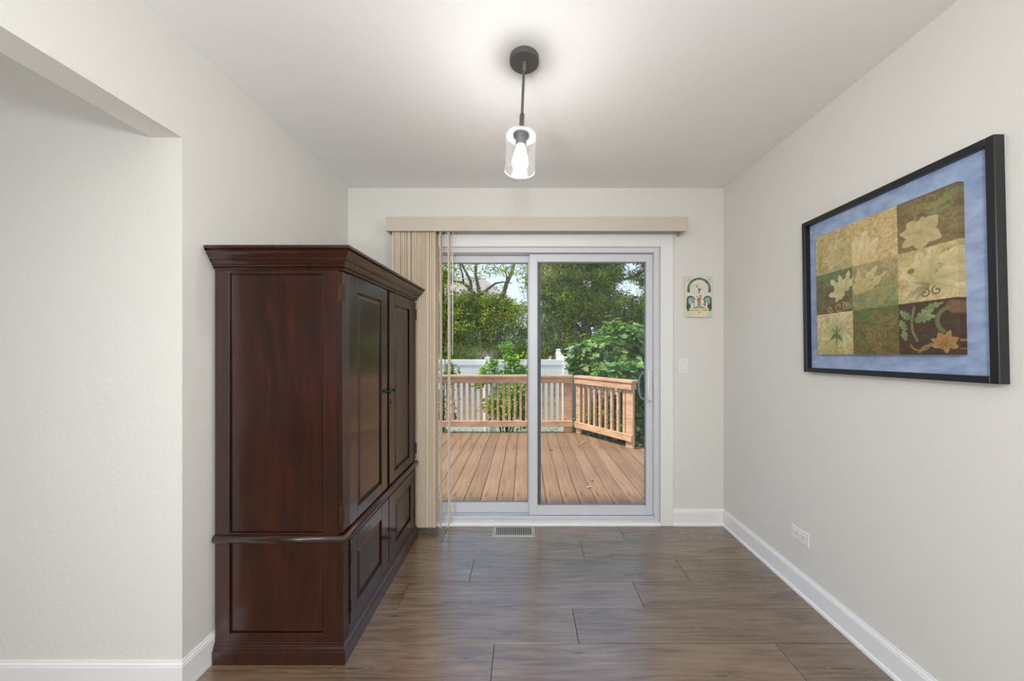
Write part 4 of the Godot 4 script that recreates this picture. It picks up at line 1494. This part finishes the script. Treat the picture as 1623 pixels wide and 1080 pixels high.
# a twig with leaves: each leaf two folded facets (simple) or a lobed blade of six
func twig_mesh(n: int, size: float, spread: float, lobed: bool, s: int) -> ArrayMesh:
	var r := RandomNumberGenerator.new()
	r.seed = s
	var mb := MB.new()
	for i in n:
		var p := Vector3(r.randf_range(-1, 1), r.randf_range(-1, 1), r.randf_range(-1, 1)) * spread
		var yaw := r.randf_range(0, TAU)
		var b := Basis(Vector3.UP, yaw) * Basis(Vector3.RIGHT, r.randf_range(-0.3, 0.9)) * Basis(Vector3.FORWARD, r.randf_range(-0.5, 0.5))
		var L := size * r.randf_range(0.75, 1.2)
		var w := L * (0.48 if lobed else 0.30)
		var base := p
		var tip := p + b * Vector3(0, -0.12 * L, L)
		if lobed:
			var mid := p + b * Vector3(0, -0.02 * L, L * 0.45)
			for sg in [-1.0, 1.0]:
				var a1 := p + b * Vector3(sg * w * 0.9, 0.10 * L, L * 0.12)
				var a2 := p + b * Vector3(sg * w * 0.55, 0.06 * L, L * 0.45)
				var a3 := p + b * Vector3(sg * w * 0.75, 0.04 * L, L * 0.66)
				mb.ot(base, a1, mid, b * Vector3.UP)
				mb.ot(a1, a2, mid, b * Vector3.UP)
				mb.ot(mid, a2, a3, b * Vector3.UP)
				mb.ot(mid, a3, tip, b * Vector3.UP)
		else:
			for sg in [-1.0, 1.0]:
				var a := p + b * Vector3(sg * w, 0.12 * L, L * 0.42)
				mb.ot(base, a, tip, b * Vector3.UP)
	return mb.done()

# clumps: [centre, radii, count]; leaves sit in the clumps, denser towards the outside
func foliage(parent: Node3D, clumps: Array, mesh: Mesh, m: Material, cols: Array, s: int, holes := 0.0) -> void:
	var r := RandomNumberGenerator.new()
	r.seed = s
	var nz := noise(s, 0.9, 2)
	var ts := []
	var cs := []
	for c in clumps:
		var per := 14
		var rad: Vector3 = c[1]
		var sub := minf(0.30, rad.length() * 0.30)
		for g in maxi(1, int(c[2] / per)):
			var v := Vector3(r.randfn(), r.randfn(), r.randfn()).normalized() * pow(r.randf(), 0.4)
			var centre: Vector3 = c[0] + v * rad
			if holes > 0.0 and nz.get_noise_3dv(centre * 1.2) < holes - 0.5:
				continue
			var base: Color = cols[r.randi() % cols.size()]
			for i in per:
				var w := Vector3(r.randfn(), r.randfn() * 0.7, r.randfn()) * sub * 0.55
				var b := Basis(Vector3.UP, r.randf_range(0, TAU)) * Basis(Vector3.RIGHT, r.randf_range(-0.5, 0.5))
				ts.append(Transform3D(b.scaled(Vector3.ONE * r.randf_range(0.75, 1.25)), centre + w - parent.position))
				var k: Color = base.lerp(cols[r.randi() % cols.size()], 0.4)
				var q := r.randf_range(0.8, 1.2)
				cs.append(Color(k.r * q, k.g * q, k.b * q))
	var mm := MultiMesh.new()
	mm.transform_format = MultiMesh.TRANSFORM_3D
	mm.use_colors = true
	mm.mesh = mesh
	mm.instance_count = ts.size()
	for i in ts.size():
		mm.set_instance_transform(i, ts[i])
		mm.set_instance_color(i, cs[i])
	var o := MultiMeshInstance3D.new()
	o.name = "foliage"
	o.multimesh = mm
	o.material_override = m
	o.set_meta("kind", "stuff")
	parent.add_child(o, true)

func limb(parent: Node3D, called: String, pts: Array, rads: Array) -> void:
	var mb := MB.new()
	mb.smooth(0)
	mb.tube(pts, rads, 7)
	part(parent, called, mb.done(), M.bark)

func px_clumps(list: Array, thick: float) -> Array:   # [px, py, rx px, ry px, distance, count]
	var out := []
	for q in list:
		var k: float = q[4] / F
		out.append([at(q[0], q[1], q[4]), Vector3(q[2] * k, q[3] * k, maxf(q[2], q[3]) * k * thick), q[5]])
	return out

func lin(r: float, g: float, b: float) -> Color:
	return c8(r, g, b).srgb_to_linear()

func trees(gy: float) -> void:
	var lm := leaf_material()
	var greens := [lin(156, 180, 84), lin(136, 162, 74), lin(180, 196, 98), lin(116, 144, 68), lin(200, 206, 112), lin(202, 188, 96)]
	var deep := [lin(108, 136, 68), lin(124, 150, 74), lin(94, 120, 62), lin(144, 168, 84)]
	var fresh := [lin(160, 200, 92), lin(140, 184, 82), lin(180, 212, 112), lin(124, 168, 74)]
	var broad := [lin(116, 156, 90), lin(132, 170, 100), lin(102, 140, 80), lin(154, 186, 112)]
	var small := twig_mesh(8, 0.085, 0.14, false, 3)
	var sparse := twig_mesh(4, 0.080, 0.12, false, 4)
	var big := twig_mesh(6, 0.095, 0.10, true, 5)
	# open old tree on the left, beyond the fence
	var d := 11.5
	var t := thing("garden_tree", "open branched old tree with thin leaves against the sky beyond the fence", "tree", Vector3(hx(775, d), gy, -d))
	limb(t, "trunk", [Vector3(hx(772, d), gy, -d), at(770, 545, d), at(764, 500, d), at(761.5, 471, d)], [0.16, 0.14, 0.12, 0.10])
	limb(t, "branch", [at(761.5, 474, d), at(758, 455, d), at(754, 436, d), at(754, 412, d), at(750, 390, d - 0.2)], [0.075, 0.06, 0.05, 0.04, 0.03])
	limb(t, "branch", [at(762, 472, d), at(773, 458, d), at(786, 449, d), at(800, 447, d), at(812, 449, d)], [0.06, 0.05, 0.035, 0.022, 0.012])
	limb(t, "branch", [at(768, 520, d), at(785, 492, d), at(795, 475, d), at(803, 449, d), at(811, 432, d), at(817, 412, d), at(822, 395, d)], [0.10, 0.09, 0.085, 0.07, 0.06, 0.05, 0.04])
	limb(t, "branch", [at(803, 449, d), at(803, 437, d), at(800, 430, d), at(790, 425, d), at(779, 424, d)], [0.035, 0.03, 0.025, 0.016, 0.010])
	limb(t, "branch", [at(800, 431, d), at(806, 424, d), at(817, 419, d)], [0.025, 0.018, 0.012])
	limb(t, "branch", [at(763, 490, d), at(752, 467, d), at(742, 455, d), at(733, 448, d), at(719, 446, d), at(700, 440, d)], [0.08, 0.07, 0.06, 0.045, 0.03, 0.015])
	limb(t, "branch", [at(747, 461, d), at(746, 446, d), at(739, 432, d), at(731, 418, d), at(724, 400, d)], [0.06, 0.05, 0.04, 0.035, 0.02])
	limb(t, "branch", [at(735, 449, d), at(733, 435, d), at(729, 420, d), at(722, 408, d)], [0.035, 0.03, 0.025, 0.02])
	limb(t, "branch", [at(700, 560, d), at(706, 500, d), at(700, 450, d), at(694, 400, d)], [0.08, 0.07, 0.05, 0.03])
	foliage(t, px_clumps([[720, 520, 40, 45, d, 900], [765, 515, 42, 40, d, 900], [808, 520, 36, 42, d, 800], [700, 470, 26, 50, d, 500], [740, 485, 34, 22, d, 420], [785, 485, 30, 18, d, 360], [680, 520, 40, 60, d, 700], [640, 500, 50, 80, d, 900]], 0.8), small, lm, greens, 61, 0.28)
	var t2 := px_clumps([[725, 425, 40, 22, d, 150], [760, 420, 45, 22, d, 70], [805, 425, 40, 22, d, 110], [835, 440, 18, 30, d, 90], [830, 480, 16, 24, d, 45], [700, 425, 18, 24, d, 120], [770, 450, 60, 16, d, 60], [770, 380, 120, 26, d, 300]], 1.0)
	foliage(t, t2, sparse, lm, greens, 62, 0.0)
	# dense spreading tree on the right
	d = 11.6
	t = thing("garden_tree", "dense spreading green tree filling the view beyond the fence corner", "tree", Vector3(hx(932, d), gy, -d))
	limb(t, "trunk", [Vector3(hx(932, d), gy, -d), at(930, 540, d), at(926, 480, d), at(915, 430, d)], [0.2, 0.18, 0.15, 0.10])
	limb(t, "branch", [at(928, 530, d), at(890, 500, d), at(850, 486, d), at(815, 503, d)], [0.11, 0.10, 0.085, 0.05])
	limb(t, "branch", [at(926, 480, d), at(880, 455, d), at(850, 460, d)], [0.08, 0.06, 0.03])
	limb(t, "branch", [at(926, 475, d), at(960, 450, d), at(1000, 440, d), at(1040, 420, d)], [0.08, 0.06, 0.045, 0.03])
	limb(t, "branch", [at(932, 545, d), at(895, 541, d), at(860, 538, d)], [0.06, 0.045, 0.03])
	limb(t, "branch", [at(930, 520, d), at(975, 490, d), at(1010, 470, d)], [0.07, 0.05, 0.03])
	foliage(t, px_clumps([[880, 440, 42, 48, d, 1700], [930, 430, 48, 46, d, 1800], [900, 490, 50, 34, d, 1700], [955, 490, 42, 34, d, 1500], [960, 425, 30, 30, d, 700], [1010, 500, 36, 34, d, 900], [1030, 420, 26, 40, d, 300], [860, 540, 36, 34, d, 1100], [905, 540, 36, 26, d, 900], [1000, 415, 24, 26, d, 160], [900, 375, 90, 40, d, 900], [1000, 370, 60, 40, d, 500], [1090, 460, 70, 80, d, 1500], [1010, 545, 50, 30, d, 500]], 0.7), small, lm, greens, 63, 0.2)
	# screen of darker trees farther off
	var k := 0
	for q in [[560, 15.0, 3.0, 90], [660, 16.5, 2.6, 80], [740, 15.5, 2.2, 60], [812, 16.0, 2.0, 56], [880, 15.0, 2.6, 90], [985, 16.0, 2.6, 86], [1090, 15.0, 3.2, 110]]:
		d = q[1]
		var lab: String = ["far left dark hedge tree beside the neighbour house", "dark rounded tree standing in front of the neighbour house", "low dark tree under the neighbour house roof", "low dark tree just right of the neighbour house", "dark tree behind the dense spreading tree", "dark tree behind the garden shed", "tall dark tree to the right of the garden shed"][k]
		t = thing("background_tree", lab, "tree", Vector3(hx(q[0], d), gy, -d), "dark trees in the background")
		limb(t, "trunk", [Vector3(hx(q[0], d), gy, -d), Vector3(hx(q[0], d), gy + 1.4, -d)], [0.15, 0.1])
		var topy: float = gy + 0.6 + q[3] / 36.0
		foliage(t, [[Vector3(hx(q[0], d), gy + 1.1, -d), Vector3(q[2], 1.3, 1.2), 800], [Vector3(hx(q[0], d), (gy + topy) / 2 + 0.3, -d), Vector3(q[2] * 0.8, (topy - gy) / 2, 1.1), 900]], small, lm, deep, 70 + k)
		k += 1
	# bush between railing and fence, fresh green
	d = 6.7
	t = thing("shrub", "fresh green leafy shrub between the deck railing and the white fence", "shrub", Vector3(hx(805, d), gy, -d))
	for q in [[770, 560], [783, 585], [800, 555], [808, 600], [822, 575], [836, 600]]:
		limb(t, "stem", [Vector3(hx(803, d), gy, -d), at(lerpf(803, q[0], 0.6), 640, d), at(q[0], q[1], d)], [0.02, 0.014, 0.006])
	foliage(t, px_clumps([[800, 640, 24, 34, d, 330], [822, 628, 20, 40, d, 280], [775, 592, 14, 10, d, 80], [808, 583, 16, 16, d, 110], [802, 562, 5, 14, d, 22], [780, 566, 3, 12, d, 14], [760, 596, 10, 6, d, 26], [834, 590, 10, 14, d, 40], [785, 650, 14, 14, d, 70], [832, 655, 18, 24, d, 120], [757, 612, 14, 6, d, 24], [845, 570, 8, 12, d, 20]], 0.9), twig_mesh(5, 0.075, 0.06, false, 6), lm, fresh, 81)
	# climbing bush at the left end, dark green, behind the blind
	d = 6.6
	t = thing("shrub", "narrow dark shrub against the white fence beside the blind", "shrub", Vector3(hx(703, d), gy, -d))
	limb(t, "stem", [Vector3(hx(703, d), gy, -d), at(703, 640, d), at(706, 560, d)], [0.02, 0.015, 0.006])
	foliage(t, px_clumps([[702, 640, 9, 50, d, 130], [706, 590, 10, 16, d, 50], [710, 568, 6, 12, d, 20], [680, 640, 16, 60, d, 160], [660, 620, 22, 60, d, 200]], 0.9), twig_mesh(5, 0.07, 0.06, false, 7), lm, deep, 82)
	# big-leaved shrub hanging over the slanting railing
	d = 5.9
	t = thing("shrub", "large leaved shrub hanging over the slanting railing in front of the shed", "shrub", Vector3(hx(975, d), gy, -d))
	for q in [[920, 560, 950], [950, 540, 960], [985, 530, 980], [1010, 560, 1000], [1005, 610, 1008], [1022, 590, 1012]]:
		limb(t, "stem", [Vector3(hx(q[2], d), gy, -d), at(q[2], 640, d), at((q[0] + q[2]) / 2.0, 590, d), at(q[0], q[1], d)], [0.018, 0.015, 0.012, 0.006])
	foliage(t, px_clumps([[930, 568, 24, 17, d, 260], [915, 582, 13, 10, d, 70], [965, 560, 24, 20, d, 240], [985, 540, 30, 18, d, 240], [1005, 565, 22, 20, d, 170], [975, 588, 34, 8, d - 0.35, 130], [1015, 580, 14, 24, d, 110], [1040, 570, 30, 40, d, 260], [1000, 610, 20, 20, d, 60]], 0.8), big, lm, broad, 83)
	# undergrowth behind the slanting railing and below the deck edge
	d = 5.8
	t = thing("shrub", "low dark green undergrowth behind the slanting railing", "shrub", Vector3(hx(985, d), gy, -d))
	foliage(t, px_clumps([[940, 690, 30, 18, d, 220], [985, 695, 36, 22, d, 300], [1015, 670, 14, 40, d, 240], [1050, 660, 30, 60, d, 420], [960, 660, 30, 22, d, 110], [995, 640, 20, 22, d, 90]], 0.8), twig_mesh(6, 0.08, 0.09, true, 8), lm, deep, 84)
	d = 6.2
	t = thing("ground_cover", "low green ground cover along the foot of the deck", "plants", Vector3(-0.6, gy, -d))
	foliage(t, [[Vector3(-1.2, gy + 0.05, -d), Vector3(2.6, 0.16, 0.5), 700], [Vector3(0.4, gy + 0.05, -7.4), Vector3(2.6, 0.15, 0.7), 500]], twig_mesh(6, 0.06, 0.08, false, 9), lm, deep, 85)

# ------------------------------------------------------------------ added fill lamps behind the camera, out of view
func rear_fill_lamps() -> void:
	var gm := mat(Color(0.95, 0.94, 0.92), 0.4)
	gm.emission_enabled = true
	gm.emission = Color(1.0, 0.98, 0.95)
	gm.emission_energy_multiplier = 1.0
	var spots := [[Vector3(0.0, 1.76, 0.45), 1.3, "added unseen fill lamp with a white globe hanging from the ceiling behind the dining corner", true],
		[Vector3(-0.75, 1.12, 3.0), 0.8, "added unseen fill lamp with a white globe on a dark floor stand near the rear window", false],
		[Vector3(-0.70, 1.10, 0.60), 1.35, "added unseen fill lamp with a white globe on a dark floor stand beside the wide opening", false]]
	for q in spots:
		var p: Vector3 = q[0]
		var o := thing("fill_globe", q[2], "lamp", Vector3(p.x, CEIL if q[3] else 0.0, p.z), "added fill lamps")
		var oy := -o.position.y
		var mb := MB.new()
		mb.smooth(0)
		if q[3]:
			mb.lathe([Vector2(0, p.y + oy + 0.135), Vector2(0.04, p.y + oy + 0.135), Vector2(0.012, p.y + oy + 0.16), Vector2(0.012, -0.02), Vector2(0.06, -0.018), Vector2(0.06, 0)], 24)
			part(o, "mount", mb.done(), M.bronze, true)
		else:
			mb.lathe([Vector2(0.14, 0.0), Vector2(0.14, 0.012), Vector2(0.12, 0.02), Vector2(0.012, 0.026), Vector2(0.012, p.y - 0.15), Vector2(0.05, p.y - 0.135), Vector2(0, p.y - 0.134)], 24)
			part(o, "stand", mb.done(), M.bronze, true)
		mb = MB.new()
		mb.smooth(0)
		var pr := []
		for i in 13:
			var a := -PI / 2 + PI * i / 12.0
			pr.append(Vector2(0.14 * cos(a) if i > 0 and i < 12 else 0.0, p.y + oy + 0.14 * sin(a)))
		mb.lathe(pr, 32)
		part(o, "globe", mb.done(), gm, true)
		var l := OmniLight3D.new()
		l.name = "fill_light"
		l.light_color = Color(0.978, 0.988, 1.0)
		l.light_energy = q[1]
		l.light_size = 0.13
		l.omni_range = 15.0
		l.omni_attenuation = 2.0
		l.shadow_enabled = true
		o.add_child(l, true)
		l.position = Vector3(0, p.y + oy, 0)
